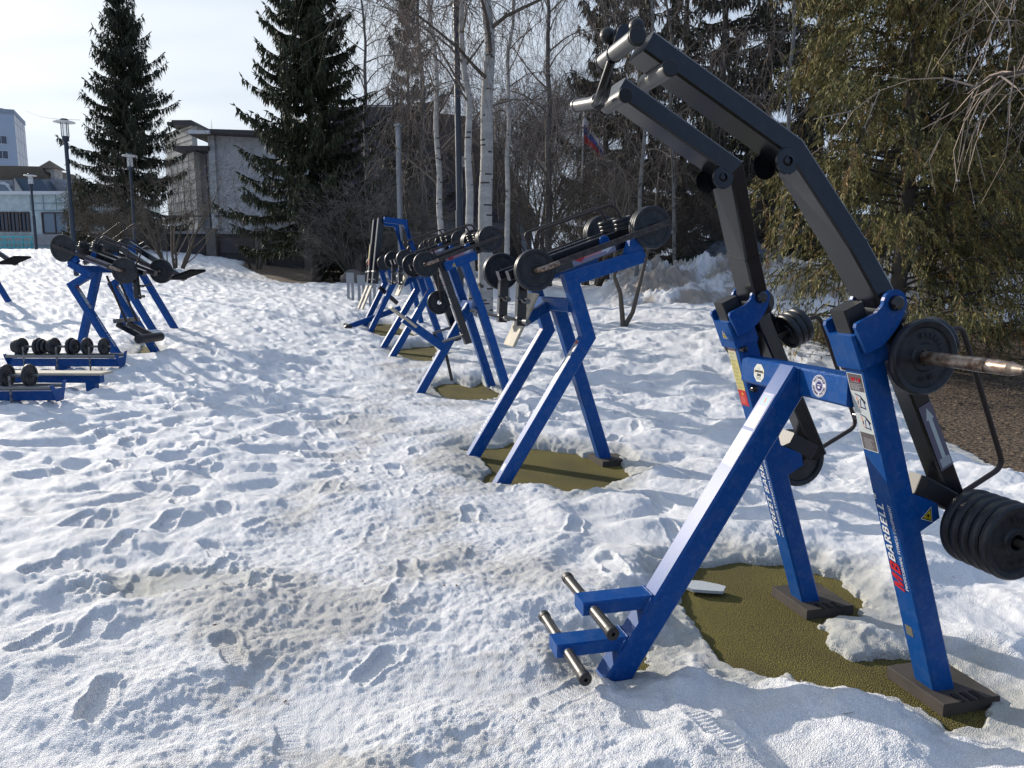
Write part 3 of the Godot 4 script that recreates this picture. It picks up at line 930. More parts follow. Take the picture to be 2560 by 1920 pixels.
# pull machine with a front beam, two rear columns and long black levers in front
func row_machine(at: Vector3, turn: float) -> void:
	var m := thing("rowing_machine", "blue rowing machine with two long black front levers and a five plate stack", "gym machine", at, turn, "blue plate loaded machines in the snow")
	var s := Soup.new()
	s.beam([V(1.10, -0.02, 0), V(0.40, 1.14, 0)], 0.1, 0.1, V(1, 0.6, 0), 0.008)
	var fb := put(m, "front_beam", s, M.blue)
	var bd := V(-0.7, 1.16, 0).normalized()
	var bn := V(1.16, 0.7, 0).normalized()
	sticker(fb, "info_plate", M.print_info_faded, V(0.62, 0.775, 0) + bn * 0.05, bd.cross(bn), bd, 0.07, 0.2)
	s = Soup.new()
	s.beam([V(0.76, 0.62, 0), V(1.24, 0.98, 0)], 0.09, 0.10, V(0, 1, 0), 0.007)
	put(m, "seat_bar", s, M.blue)
	s = Soup.new()
	s.beam([V(1.10, 0.88, 0), V(1.40, 1.12, 0)], 0.24, 0.03, V(-0.6, 1, 0), 0.01)
	put(m, "chest_pad", s, M.cream)
	for sg in [-1, 1]:
		var b: float = sg * 0.35
		s = Soup.new()
		s.beam([V(-0.01, -0.02, b), V(0.33, 1.02, b), V(0.56, 1.64, b)], 0.1, 0.1, V(1, -0.3, 0), 0.008)
		var colm := put(m, "column", s, M.blue)
		lettering(colm, "STREET BARBELL", M.white_print, V(0.19, 0.45, b) + V(0.05, -0.016, 0), V(0.33, 1.0, 0), V(0, 0, 1), 0.03, 0.45, 0.2)
		s = Soup.new()
		s.beam([V(0.80, 1.60, b), V(0.42, 1.74, b)], 0.09, 0.1, V(0, 1, 0), 0.006)
		var sb := put(m, "side_beam", s, M.blue)
		sticker(sb, "hazard_sticker", M.print_hazard, V(0.70, 1.63, b + sg * 0.046), V(-sg, 0, 0), Vector3.UP, 0.05, 0.05, TRI)
		rubber_foot(m, V(-0.03, -0.02, b), 0.24, 0.28)
		s = Soup.new()
		var lb: float = 0.27 if sg > 0 else -0.22
		s.beam([V(0.84, 1.66, lb), V(0.50, 0.68, lb)], 0.09, 0.085, V(1, -0.3, 0), 0.006)
		var lev := put(m, "hand_lever", s, M.black)
		var ld := V(0.34, 0.98, 0).normalized()
		var ln := V(0.98, -0.34, 0).normalized()
		sticker(lev, "guide_sticker", M.print_tall, V(0.70, 1.26, lb) + ln * 0.043, ld.cross(ln), ld, 0.06, 0.34)
		s = Soup.new()
		s.tube([V(0.54, 0.78, lb), V(0.54, 0.78, lb - 0.02), V(0.80, 0.70, lb - 0.1)] if sg > 0 else [V(0.54, 0.86, lb), V(0.84, 0.78, lb + 0.05)], 0.016, 10)
		put(lev, "handle", s, M.steel_dark)
		s = Soup.new()
		s.tube([V(0.46, 1.08, sg * 0.28), V(0.46, 1.08, sg * 0.46)], 0.022, 12)
		put(m, "foot_peg", s, M.steel_dark)
	s = Soup.new()
	s.beam([V(0.38, 1.14, 0.33), V(0.38, 1.14, -0.33)], 0.1, 0.1, V(0, 1, 0), 0.007)
	put(m, "crossbar", s, M.blue)
	s = Soup.new()
	s.tube(round_path([V(0.85, 0.78, -0.08), V(0.70, 0.55, -0.08), V(0.62, 0.18, -0.08)], 0.06), 0.02, 10)
	put(m, "foot_lever", s, M.black)
	s = Soup.new()
	s.tube([V(0.80, 1.60, -0.02), V(0.77, 1.18, -0.02)], 0.016, 8)
	put(m, "pull_rod", s, M.rust_dark)
	plate(m, "weight_plate", V(0.78, 1.17, -0.06), V(0, 0, 1), 0.15, 0.035)
	plate_rack(m, Vector2(1.03, 1.63), Vector2(0.25, 1.93), 0.33, 1, 5, 3)

# tall arch machine with two black uprights and a foot roller
func tower_machine(at: Vector3, turn: float) -> void:
	var m := thing("tower_machine", "tall blue arch machine with two dark uprights and a foot roller bar", "gym machine", at, turn, "blue plate loaded machines in the snow")
	var s := Soup.new()
	for sg in [-1, 1]:
		var b: float = sg * 0.35
		s = Soup.new()
		s.beam([V(0.08, -0.1, b), V(-0.50, 1.02, b), V(-0.42, 1.30, b)], 0.1, 0.1, V(1, 0.5, 0), 0.008)
		put(m, "front_leg", s, M.blue)
		s = Soup.new()
		s.beam([V(-0.95, 1.20, b), V(-0.93, 1.62, b), V(-0.76, 2.22, b), V(-0.34, 2.26, b)], 0.09, 0.11, V(1, 0.3, 0), 0.008)
		put(m, "arch", s, M.blue)
		s = Soup.new()
		s.beam([V(-0.40, 1.28, b), V(-0.98, 1.40, b)], 0.09, 0.10, V(0, 1, 0), 0.008)
		put(m, "side_beam", s, M.blue)
		s = Soup.new()
		s.beam([V(-0.32, 2.30, b * 0.6), V(-0.16, 1.02, b * 0.6)], 0.12, 0.11, V(1, 0.1, 0), 0.006)
		var up := put(m, "upright", s, M.black)
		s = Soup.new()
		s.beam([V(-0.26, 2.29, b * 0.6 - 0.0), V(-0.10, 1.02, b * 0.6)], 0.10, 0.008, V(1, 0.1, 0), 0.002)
		var face := put(up, "painted_lit_face", s, M.lit_face_grey)  # grey sheet paints the sunlit side of the black upright
		if sg < 0: sticker(face, "rules_sticker", M.print_rules, V(-0.16, 1.60, b * 0.6) + V(0.0065, 0.001, 0), V(0, 0, 1), V(-0.16, 1.27, 0), 0.07, 0.42)
		for q in [1.10, 1.26]:
			s = Soup.new()
			s.tube([V(-0.14, q, b * 0.6 - 0.1), V(-0.14, q, b * 0.6 + 0.1)], 0.02, 10)
			put(up, "peg", s, M.steel_dark)
		plate(m, "weight_plate", V(-0.30, 1.42, sg * 0.50), V(0, 0, 1), 0.15, 0.034)
		plate(m, "weight_plate", V(-1.15, 1.70, sg * 0.45), V(0, 0, 1), 0.15, 0.034)
		s = Soup.new()
		s.beam([V(-0.25, 1.40, sg * 0.46), V(-1.25, 1.74, sg * 0.46)], 0.012, 0.04, V(0, 1, 0), 0.003)
		put(m, "flat_load_bar", s, M.rust)
		s = Soup.new()
		s.beam([V(-0.10, 0.98, b * 0.5), V(0.10, 0.52, b * 0.5)], 0.16, 0.03, V(1, 0.4, 0), 0.008)
		put(m, "knee_pad", s, M.cream)
	s = Soup.new()
	s.beam([V(0.36, 0.16, 0), V(-0.72, 0.52, 0)], 0.09, 0.10, V(0, 1, 0), 0.008)
	put(m, "foot_beam", s, M.blue)
	s = Soup.new()
	s.lathe(V(0.38, 0.15, -0.22), V(0, 0, 1), [Vector2(0, 0), Vector2(0.07, 0), Vector2(0.078, 0.015), Vector2(0.078, 0.14), Vector2(0.05, 0.16), Vector2(0.05, 0.28), Vector2(0.078, 0.30), Vector2(0.078, 0.425), Vector2(0.07, 0.44), Vector2(0, 0.44)], 20)
	put(m, "foot_roller", s, M.black_soft)
	s = Soup.new()
	s.beam([V(-1.22, -0.05, 0), V(-0.92, 1.25, 0)], 0.1, 0.1, V(1, 0.3, 0), 0.008)
	put(m, "rear_leg", s, M.blue)
	s = Soup.new()
	s.beam([V(-0.90, 1.25, 0.35), V(-0.90, 1.25, -0.35)], 0.1, 0.1, V(0, 1, 0), 0.008)
	put(m, "crossbar", s, M.blue)
	s = Soup.new()
	s.beam([V(-0.30, 0.95, 0), V(-0.66, 0.62, 0)], 0.08, 0.08, V(0, 1, 0), 0.006)
	put(m, "cross_arm", s, M.black)

# machine with a long tilted black sled that ends in a foot board
func sled_machine(at: Vector3, turn: float, label: String) -> void:
	var m := thing("sled_machine", label, "gym machine", at, turn, "blue plate loaded machines in the snow")
	var s := Soup.new()
	for sg in [-1, 1]:
		var b: float = sg * 0.30
		s = Soup.new()
		s.beam([V(0.02, -0.1, b), V(-0.72, 1.12, b)], 0.1, 0.1, V(1, 0.5, 0), 0.008)
		put(m, "front_leg", s, M.blue)
		s = Soup.new()
		s.beam([V(-0.88, 1.66, b * 0.75), V(0.20, 1.02, b * 0.75)], 0.08, 0.09, V(0, 1, 0), 0.006)
		var sl := put(m, "sled_rail", s, M.black)
		s = Soup.new()
		s.beam([V(-0.85, 1.694, b * 0.75), V(0.18, 1.086, b * 0.75)], 0.03, 0.012, V(0, 1, 0), 0.002)
		put(sl, "wear_strip", s, M.grey_metal)
		for q in 2: plate(m, "weight_plate", V(-0.98, 1.62, sg * (0.30 + 0.036 * q)), V(0, 0, 1), 0.16, 0.034)
		s = Soup.new()
		s.tube(round_path([V(-1.45, 1.48, b * 0.6), V(-1.42, 1.60, b * 0.6), V(-0.70, 2.02, b * 0.6), V(-0.55, 1.70, b * 0.6)], 0.06), 0.012, 8)
		put(m, "rod_hoop", s, M.rust_dark)
		s = Soup.new()
		s.beam([V(-1.40, 1.30, b), V(-0.60, 1.66, b)], 0.07, 0.08, V(0, 1, 0), 0.006)
		put(m, "lever_beam", s, M.black)
	s = Soup.new()
	s.beam([V(0.18, 1.03, 0.30), V(0.18, 1.03, -0.30)], 0.06, 0.06, V(0, 1, 0), 0.006)
	put(m, "sled_axle", s, M.black)
	s = Soup.new()
	s.beam([V(0.18, 1.02, 0), V(0.64, 1.17, 0)], 0.46, 0.04, V(0, 1, 0), 0.008)
	put(m, "foot_board", s, M.board)
	s = Soup.new()
	s.beam([V(-1.05, -0.1, 0), V(-0.70, 1.14, 0)], 0.1, 0.1, V(1, 0.3, 0), 0.008)
	put(m, "rear_leg", s, M.blue)
	s = Soup.new()
	s.beam([V(-0.70, 1.12, 0.34), V(-0.70, 1.12, -0.34)], 0.1, 0.1, V(0, 1, 0), 0.007)
	put(m, "crossbar", s, M.blue)
	s = Soup.new()
	s.beam([V(-0.70, 1.12, 0), V(-0.66, 1.62, 0)], 0.1, 0.1, V(1, 0.3, 0), 0.007)
	put(m, "mast", s, M.blue)

func dumbbell(at: Vector3, turn: float, label: String, sizes: Array, chained: bool) -> void:
	var m := thing("dumbbell", label, "dumbbell", at, turn, "dumbbells on the racks")
	var s := Soup.new()
	s.tube([Vector3(-0.20, 0, 0), Vector3(0.20, 0, 0)], 0.016, 10)
	put(m, "handle_bar", s, M.steel_dark)
	for sg in [-1, 1]:
		var x := 0.115
		for r in sizes:
			plate(m, "weight_plate", Vector3(sg * x, 0, 0), Vector3(1, 0, 0), r, 0.044)
			x += 0.042
	if chained:
		s = Soup.new()
		for k in 9:
			var p := Vector3(-0.03, -0.02 - k * 0.036, 0.10)
			if k % 2: s.box(p, Vector3(0.006, 0.05, 0.022), 0.002)
			else: s.box(p, Vector3(0.022, 0.05, 0.006), 0.002)
		put(m, "chain", s, M.steel_dark)

func dumbbell_rack(at: Vector3, turn: float, label: String, w: float) -> void:
	var m := thing("dumbbell_rack", label, "dumbbell rack", at, turn, "low blue dumbbell racks")
	var s := Soup.new()
	s.beam([Vector3(-w / 2, 0.40, 0.02), Vector3(w / 2, 0.40, 0.02)], 0.08, 0.10, Vector3.UP, 0.006)
	put(m, "cross_beam", s, M.blue)
	for z in [-0.10, 0.12]:
		s = Soup.new()
		s.tube([Vector3(-w / 2 + 0.01, 0.49, z), Vector3(w / 2 - 0.01, 0.49, z)], 0.022, 12)
		put(m, "rest_tube", s, M.steel_dark)
	for sg in [-1, 1]:
		s = Soup.new()
		s.slab(PackedVector2Array([Vector2(-0.06, 0.34), Vector2(0.07, 0.34), Vector2(0.16, 0.52), Vector2(0.10, 0.52), Vector2(0.07, 0.47), Vector2(-0.05, 0.47), Vector2(-0.08, 0.54), Vector2(-0.14, 0.54)]), Vector3(sg * w / 2, 0, 0), Vector3(0, 0, 1), Vector3(0, 1, 0), Vector3(1, 0, 0), 0.008)
		put(m, "end_plate", s, M.blue)
	s = Soup.new()
	s.beam([Vector3(-0.06, -0.1, 0.0), Vector3(-0.06, 0.36, 0.0)], 0.17, 0.08, Vector3(0, 0, 1), 0.006)
	put(m, "post", s, M.blue)

func bench(at: Vector3, turn: float) -> void:
	var m := thing("flat_bench", "low flat bench with cream board and blue frame between the dumbbell racks", "bench", at, turn)
	var s := Soup.new()
	s.beam([Vector3(-0.9, 0.40, 0), Vector3(0.50, 0.40, 0)], 0.27, 0.028, Vector3.UP, 0.008)
	put(m, "seat_board", s, M.cream)
	s = Soup.new()
	s.beam([Vector3(-0.9, 0.335, 0), Vector3(0.44, 0.335, 0)], 0.09, 0.09, Vector3.UP, 0.006)
	put(m, "frame_beam", s, M.blue)
	for x in [-0.62, 0.32]:
		s = Soup.new()
		s.beam([Vector3(x, -0.15, 0), Vector3(x, 0.30, 0)], 0.11, 0.09, Vector3(0, 0, 1), 0.006)
		put(m, "leg", s, M.blue)

# ---------------------------------------------------------------- plants
func rand_dir() -> Vector3:
	return Vector3(rng.randfn(), rng.randfn(), rng.randfn()).normalized()

# spruce: whorled drooping boughs hung with tassels
func spruce_parts(h: float, rad: float, seed_: int, gap: float, base: Color, tip: Color, low := 0.07, hang := 1.0, cones := 0.0, ragged := 0.0) -> Array:
	rng.seed = seed_
	var tr := Soup.new()
	var fo := Soup.new()
	var path := []
	var rs := []
	for i in 14:
		var t := i / 13.0
		path.append(Vector3(0.06 * sin(t * 5.0), t * h * 0.985 - 0.3 * (1 - t), 0.05 * cos(t * 4.0)))
		rs.append(lerpf(h * 0.0155, 0.012, pow(t, 0.85)))
	tr.tube(path, rs, 9)
	var y := h * low
	while y < h * 0.985:
		var t := y / h
		var nb := rng.randi_range(4, 6)
		var a0 := rr(0, TAU)
		var ring := rr(0.78 - 0.3 * ragged, 1.1 + 0.12 * ragged)
		for k in nb:
			if rng.randf() < 0.3 * ragged: continue
			var az := a0 + TAU * k / nb + rr(-0.35, 0.35)
			var L: float = rad * pow(1.0 - t, 0.78) * rr(0.72, 1.12) * ring + 0.22
			if t < 0.16: L *= 0.7 + 1.8 * t
			if rng.randf() < 0.07: L *= 1.25
			var out := Vector3(cos(az), 0, sin(az))
			var tan_ := Vector3(-out.z, 0, out.x)
			var sag: float = lerpf(0.62, -0.35, pow(t, 0.8)) + rr(-0.12, 0.12)
			var y0 := y + rr(-0.15, 0.15)
			var steps := maxi(3, int(L / 0.2))
			var prev := Vector3(0, y0, 0)
			for i in steps:
				var s := (i + 1.0) / steps
				var p := Vector3(0, y0, 0) + out * L * s + Vector3.UP * L * (-sag * s + 0.30 * s * s * s) + tan_ * 0.04 * sin(s * 7.0 + az)
				if i % 2 == 0 or L < 1.0:
					tr.tube([prev, p], [0.030 * (1.1 - s) * (0.4 + L / 3.0) + 0.006, 0.030 * (1.05 - s) * (0.4 + L / 3.0) + 0.004], 3, false)
				var bd := (p - prev).normalized()
				var wide := minf(0.62, 0.22 + 0.30 * L * (1.0 - s)) * (0.75 + 0.25 * rr(0, 1))
				# side twigs lying along the bough
				for sg in [-1, 1]:
					if s < 0.12: continue
					for q in 3:
						fo.col = base.lerp(tip, rng.randf())
						var d: Vector3 = (bd * rr(0.45, 0.9) + tan_ * sg * rr(0.5, 1.0) + Vector3.DOWN * rr(0.05, 0.45)).normalized()
						var e := prev.lerp(p, rng.randf())
						var ln: float = wide * rr(0.6, 1.05)
						var sd := d.cross(rand_dir()).normalized()
						fo.kite(e, e + d * ln, sd, rr(0.025, 0.05))
						# hanging tassels
						for w in 2:
							var f := e + d * ln * rr(0.25, 0.95)
							fo.col = base.lerp(tip, rng.randf())
							var dn: Vector3 = (Vector3.DOWN * 1.0 + d * rr(-0.1, 0.55) + rand_dir() * 0.22).normalized()
							var hl := rr(0.12, 0.36) * hang
							fo.kite(f, f + dn * hl, dn.cross(rand_dir()).normalized(), rr(0.018, 0.04))
				for w in 3:
					fo.col = base.lerp(tip, rng.randf())
					var e := prev.lerp(p, rng.randf())
					var dn: Vector3 = (Vector3.DOWN + rand_dir() * 0.5 + bd * 0.3).normalized()
					fo.kite(e, e + dn * rr(0.14, 0.45) * hang, dn.cross(rand_dir()).normalized(), rr(0.02, 0.045))
				if s > 0.85:
					for w in 3:
						fo.col = base.lerp(tip, rng.randf())
						var dn: Vector3 = (bd + rand_dir() * 0.45).normalized()
						fo.kite(p, p + dn * rr(0.15, 0.3), dn.cross(rand_dir()).normalized(), 0.03)
				if cones > 0.0 and rng.randf() < cones and t > 0.5:
					fo.col = Color(0.10, 0.055, 0.025)
					var e := p + rand_dir() * 0.1
					fo.kite(e, e + Vector3.DOWN * 0.14, rand_dir().cross(Vector3.UP).normalized(), 0.03)
				prev = p
		y += gap * lerpf(1.0, 0.62, t) * rr(0.75, 1.25)
	return [tr.mesh(), fo.mesh()]

func tree_of(parts: Array, called: String, label: String, at: Vector3, turn: float, sc: Vector3, group: String, foliage := "crown", tm: Material = null) -> Node3D:
	var o := thing(called, label, "tree", at, turn, group)
	o.scale = sc
	put(o, "trunk", parts[0], tm if tm else M.bark)
	put(o, foliage, parts[1], M.foliage)
	return o

func grow(tw: Soup, p: Vector3, d: Vector3, L: float, r: float, lev: int, spread: float, gravity: float, kids: int, fine: float) -> void:
	var n := 4 if lev > 1 else 3
	var q := p
	var dir := d
	var pts := [p]
	var rs := [r]
	for i in n:
		dir = (dir + rand_dir() * 0.18 + Vector3.DOWN * gravity * (0.4 + 0.6 * i / n)).normalized()
		q = q + dir * (L / n)
		pts.append(q)
		rs.append(maxf(r * (1.0 - 0.75 * (i + 1.0) / n), fine))
	if lev >= 2: tw.tube(pts, rs, 4 if lev > 2 else 3, false)
	else:
		for i in n:
			var sd: Vector3 = (pts[i + 1] - pts[i]).cross(rand_dir()).normalized()
			tw.ribbon(pts[i], pts[i + 1], sd, rs[i], rs[i + 1])
	if lev <= 0: return
	for k in kids:
		var t := rr(0.25, 1.0)
		var f := t * n
		var i := mini(int(f), n - 1)
		var b: Vector3 = pts[i].lerp(pts[i + 1], f - i)
		var bd: Vector3 = (pts[i + 1] - pts[i]).normalized()
		var nd := (bd + rand_dir() * spread).normalized()
		grow(tw, b, nd, L * rr(0.42, 0.72), maxf(rs[i] * 0.5, fine), lev - 1, spread, gravity, kids, fine)

# birch: white trunk with dark marks, limbs and hanging twigs
func birch_parts(h: float, r0: float, lean: Vector3, seed_: int, crown_lo: float, limbs: int, hang_len: float, twigs: int, fork := false, az0 := 0.0, az1 := TAU, light := 1.0, reach := 1.0, pale := 1.0) -> Array:
	rng.seed = seed_
	var tr := Soup.new()
	var tw := Soup.new()
	var nz := noise(seed_, 1.3, 2)
	var stems := [[Vector3.ZERO, lean, r0, h]]
	if fork:
		stems.append([Vector3(-r0 * 1.5, 0, 0.1), lean + Vector3(-0.035, 0, 0.0), r0 * 0.55, h * 0.8])
	for st in stems:
		var pts := []
		var rs := []
		var n := int(st[3] * 28.0)
		for i in n + 1:
			var t := float(i) / n
			pts.append(st[0] + Vector3(0, st[3] * t - 0.3 * (1 - t), 0) + st[1] * st[3] * t + Vector3(nz.get_noise_1d(t * 3.0), 0, nz.get_noise_1d(t * 3.0 + 9)) * 0.25 * t * minf(1.0, st[3] / 8))
			rs.append(lerpf(st[2], 0.02, pow(t, 0.9)) * (1.0 + 0.06 * nz.get_noise_1d(t * 90.0)))
		# one ring at a time so that the bark marks get their own colour
		var sides := 16
		for i in n:
			var t := float(i) / n
			var from := rng.randi_range(0, 15)
			var span := rng.randi_range(1, 5) if rng.randf() < (0.22 if t > 0.07 else 0.7) else 0
			var w0 := (0.40 + 0.10 * nz.get_noise_1d(t * 60.0)) * pale
			if t > 0.55: w0 *= lerpf(1.0, 0.35, (t - 0.55) / 0.45)
			for k in sides:
				var a0 := TAU * k / sides
				var a1 := TAU * (k + 1) / sides
				var o0 := Vector3(cos(a0), 0, sin(a0))
				var o1 := Vector3(cos(a1), 0, sin(a1))
				var dark := (k - from + 16) % 16 < span
				var w := w0 * rr(0.88, 1.06)
				tr.col = Color(0.06, 0.052, 0.045) if dark else Color(w, w * 0.96, w * 0.90)
				tr.quadn(pts[i] + o0 * rs[i], pts[i] + o1 * rs[i], pts[i + 1] + o1 * rs[i + 1], pts[i + 1] + o0 * rs[i + 1], o0, o1, o1, o0)
		for k in limbs:
			var t := lerpf(crown_lo, 0.97, (k + rng.randf()) / limbs)
			var b: Vector3 = pts[int(t * n)]
			var az := rr(az0, az1)
			var L: float = lerpf(0.34, 0.09, t) * st[3] * rr(0.7, 1.2) * reach
			var d := Vector3(cos(az), rr(0.5, 1.4), sin(az)).normalized()
			var c := rr(0.07, 0.15)
			tw.col = Color(c, c * 0.82, c * 0.68)
			var q := b
			var lp := [b]
			var lr := [maxf(rs[int(t * n)] * 0.45, 0.018)]
			for i in 6:
				d = (d + rand_dir() * 0.16 + Vector3.DOWN * 0.10).normalized()
				q += d * L / 6
				lp.append(q)
				lr.append(maxf(lr[0] * (1.0 - (i + 1) / 6.5), 0.008))
			tw.tube(lp, lr, 4, false)
			for w in twigs:
				var f := rr(0.2, 0.999) * 6
				var e: Vector3 = lp[int(f)].lerp(lp[int(f) + 1], f - int(f))
				c = rr(0.09, 0.26) * light
				tw.col = Color(c, c * 0.80, c * 0.66)
				var wd := (rand_dir() + Vector3(0, 0.25, 0)).normalized()
				var hl := hang_len * rr(0.5, 1.3)
				var sg := 5
				var wr := 0.009
				for i in sg:
					wd = (wd + Vector3.DOWN * lerpf(0.25, 0.75, i / 4.0) * minf(1.0, hang_len) + rand_dir() * 0.16).normalized()
					var g := e + wd * hl / sg
					tw.ribbon(e, g, wd.cross(rand_dir()).normalized(), wr, wr * 0.8)
					wr *= 0.82
					if i > 0:
						var sd := (wd + rand_dir() * 0.8 + Vector3.DOWN * 0.3).normalized()
						tw.ribbon(g, g + sd * hl * 0.28, sd.cross(rand_dir()).normalized(), wr * 0.8, 0.003)
					e = g
	return [tr.mesh(), tw.mesh()]

func birch(parts: Array, label: String, at: Vector3, turn: float, group := "birches behind the machines") -> void:
	var o := thing("birch_tree", label, "tree", at, turn, group)
	put(o, "trunk", parts[0], M.birch)
	put(o, "crown", parts[1], M.twig)

func shrub(called: String, label: String, at: Vector3, h: float, stems: int, seed_: int, lev: int, kids: int, spread: float, tone: Color, gravity := 0.02, open := 0.5, group := "") -> Node3D:
	rng.seed = seed_
	var tr := Soup.new()
	var tw := Soup.new()
	for k in stems:
		var az := TAU * k / stems + rr(-0.4, 0.4)
		var d := Vector3(cos(az) * open, 1.0, sin(az) * open).normalized()
		var c := rr(0.8, 1.2)
		tr.col = Color(tone.r * c * 0.7, tone.g * c * 0.7, tone.b * c * 0.7)
		var L: float = h * rr(0.5, 0.75)
		var p := Vector3(cos(az), -0.3, sin(az)) * Vector3(0.1, 1, 0.1)
		var q := p + d * L * 0.55
		tr.tube([p, p.lerp(q, 0.5) + rand_dir() * 0.06, q], [h * 0.011, h * 0.009, h * 0.006], 6)
		tw.col = Color(tone.r * c, tone.g * c, tone.b * c)
		for w in kids + 1:
			grow(tw, p.lerp(q, rr(0.3, 1.0)), (d + rand_dir() * spread * 0.7 + Vector3.UP * 0.15).normalized(), L * rr(0.55, 0.8), h * 0.0045, lev, spread, gravity, kids, 0.004)
	var o := thing(called, label, "shrub" if called.contains("shrub") else "tree", at, rr(0, TAU), group)
	put(o, "trunk", tr, vmat(0.9))
	put(o, "crown", tw, M.twig)
	return o

# thuja: trunk, limbs and many flat hanging sprays
func thuja_parts(h: float, rad: float, seed_: int, sprays: int, size: float, lo: float, gaps: float, cA: Color, cB: Color, cC: Color) -> Array:
	rng.seed = seed_
	var tr := Soup.new()
	var fo := Soup.new()
	var nz := noise(seed_, 0.9, 2)
	tr.tube([Vector3(0, -0.3, 0), Vector3(0.08, h * 0.3, 0), Vector3(0.0, h * 0.7, 0.05), Vector3(0, h, 0)], [h * 0.014, h * 0.011, h * 0.006, 0.01], 10)
	var n_limb := int(h * 30)
	var per := sprays / n_limb
	for k in n_limb:
		var t := pow((k + rng.randf()) / n_limb, 0.9)
		var y := lerpf(h * lo, h * 0.97, t)
		var az := rr(0, TAU)
		var L: float = rad * (0.35 + 0.75 * pow(1.0 - t, 0.6)) * rr(0.65, 1.12)
		var out := Vector3(cos(az), 0, sin(az))
		var p0 := Vector3(0, y, 0)
		var p1 := p0 + out * L * 0.55 + Vector3.UP * L * rr(-0.15, 0.25)
		var p2 := p0 + out * L + Vector3.UP * L * rr(-0.35, 0.25)
		tr.col = Color(0.6, 0.6, 0.6)
		tr.tube([p0, p1, p2], [0.020, 0.012, 0.004], 4, false)
		for w in maxi(2, per / 5):
			var s := rr(0.18, 1.0)
			var b := p0.lerp(p1, s * 2.0) if s < 0.5 else p1.lerp(p2, (s - 0.5) * 2.0)
			b += Vector3(rng.randfn(), rng.randfn() * 0.7, rng.randfn()) * 0.10 * rad * 0.6
			if nz.get_noise_3dv(b * 1.3) < -gaps: continue
			var tone := rng.randf()
			var base := cA.lerp(cB, tone)
			if rng.randf() < 0.10: base = cC
			var d := (Vector3.DOWN * rr(0.0, 0.6) + out * rr(0.2, 0.9) + rand_dir() * 0.5).normalized()
			var pl := d.cross(rand_dir()).normalized()
			var e := b
			var ln := size * rr(0.7, 1.4)
			for k2 in 7:
				d = (d + Vector3.DOWN * 0.20 + rand_dir() * 0.12).normalized()
				var g := e + d * ln * 0.42
				fo.col = base * rr(0.7, 1.3)
				for sg in [-1, 1]:
					var dd: Vector3 = (d * 0.8 + pl * sg * rr(0.3, 0.9) + Vector3.DOWN * 0.5 + rand_dir() * 0.25).normalized()
					fo.kite(e, e + dd * ln * rr(0.45, 0.9), dd.cross(rand_dir()).normalized(), ln * rr(0.05, 0.10))
				e = g
	return [tr.mesh(), fo.mesh()]

# ---------------------------------------------------------------- street furniture and buildings
func lamp_post(at: Vector3, h: float, label: String, boxed: bool) -> void:
	var m := thing("street_lamp", label, "street lamp", at, 0.0, "park lamps along the far path")
	var s := Soup.new()
	s.tube([Vector3(0, -0.2, 0), Vector3(0, h * 0.45, 0)], 0.075, 14)
	s.tube([Vector3(0, h * 0.45, 0), Vector3(0, h - 0.62, 0)], 0.058, 14)
	put(m, "pole", s, M.lamp_metal)
	s = Soup.new()
	s.tube([Vector3(0, h - 0.72, 0), Vector3(0, h - 0.58, 0)], 0.10, 14)
	put(m, "collar", s, M.lamp_metal)
	s = Soup.new()
	s.lathe(Vector3(0, h - 0.58, 0), Vector3.UP, [Vector2(0.085, 0), Vector2(0.085, 0.40)], 16)
	put(m, "glass", s, M.glass_pale)
	for k in 4:
		s = Soup.new()
		var a := TAU * k / 4 + 0.6
		s.tube([Vector3(cos(a) * 0.11, h - 0.60, sin(a) * 0.11), Vector3(cos(a) * 0.11, h - 0.17, sin(a) * 0.11)], 0.012, 6)
		put(m, "cage_rod", s, M.lamp_metal if boxed else M.white_metal)
	s = Soup.new()
	s.lathe(Vector3(0, h - 0.17, 0), Vector3.UP, [Vector2(0, -0.005), Vector2(0.30, 0.0), Vector2(0.31, 0.012), Vector2(0.28, 0.03), Vector2(0, 0.045)], 28)
	put(m, "reflector", s, M.white_metal)
	s = Soup.new()
	s.lathe(Vector3(0, h - 0.13, 0), Vector3.UP, [Vector2(0.12, 0), Vector2(0.12, 0.05), Vector2(0.10, 0.07), Vector2(0, 0.07)], 16)
	put(m, "cap", s, M.lamp_metal)

func wall_box(parent: Node, called: String, ctr: Vector3, size: Vector3, m: Material) -> MeshInstance3D:
	var s := Soup.new()
	s.box(ctr, size, 0.01)
	return put(parent, called, s, m)

func window_part(parent: Node, ctr: Vector3, w: float, h: float, fm: Material, gm: Material, bars := 1, depth := 0.1) -> void:
	# the frame stands proud of the wall and the pane sits in it
	var s := Soup.new()
	var t := 0.08
	s.box(ctr + Vector3(0, h / 2, 0), Vector3(w + t, t, depth), 0.005)
	s.box(ctr - Vector3(0, h / 2, 0), Vector3(w + t, t, depth), 0.005)
	s.box(ctr + Vector3(w / 2, 0, 0), Vector3(t, h - t, depth), 0.005)
	s.box(ctr - Vector3(w / 2, 0, 0), Vector3(t, h - t, depth), 0.005)
	for k in bars: s.box(ctr + Vector3(-w / 2 + w * (k + 1.0) / (bars + 1), 0, 0), Vector3(t * 0.7, h - t, depth * 0.8), 0.005)
	var f := put(parent, "window", s, fm)
	var g := Soup.new()
	g.box(ctr - Vector3(0, 0, depth * 0.2), Vector3(w - t * 0.6, h - t * 0.6, 0.03), 0.002)
	put(f, "pane", g, gm)

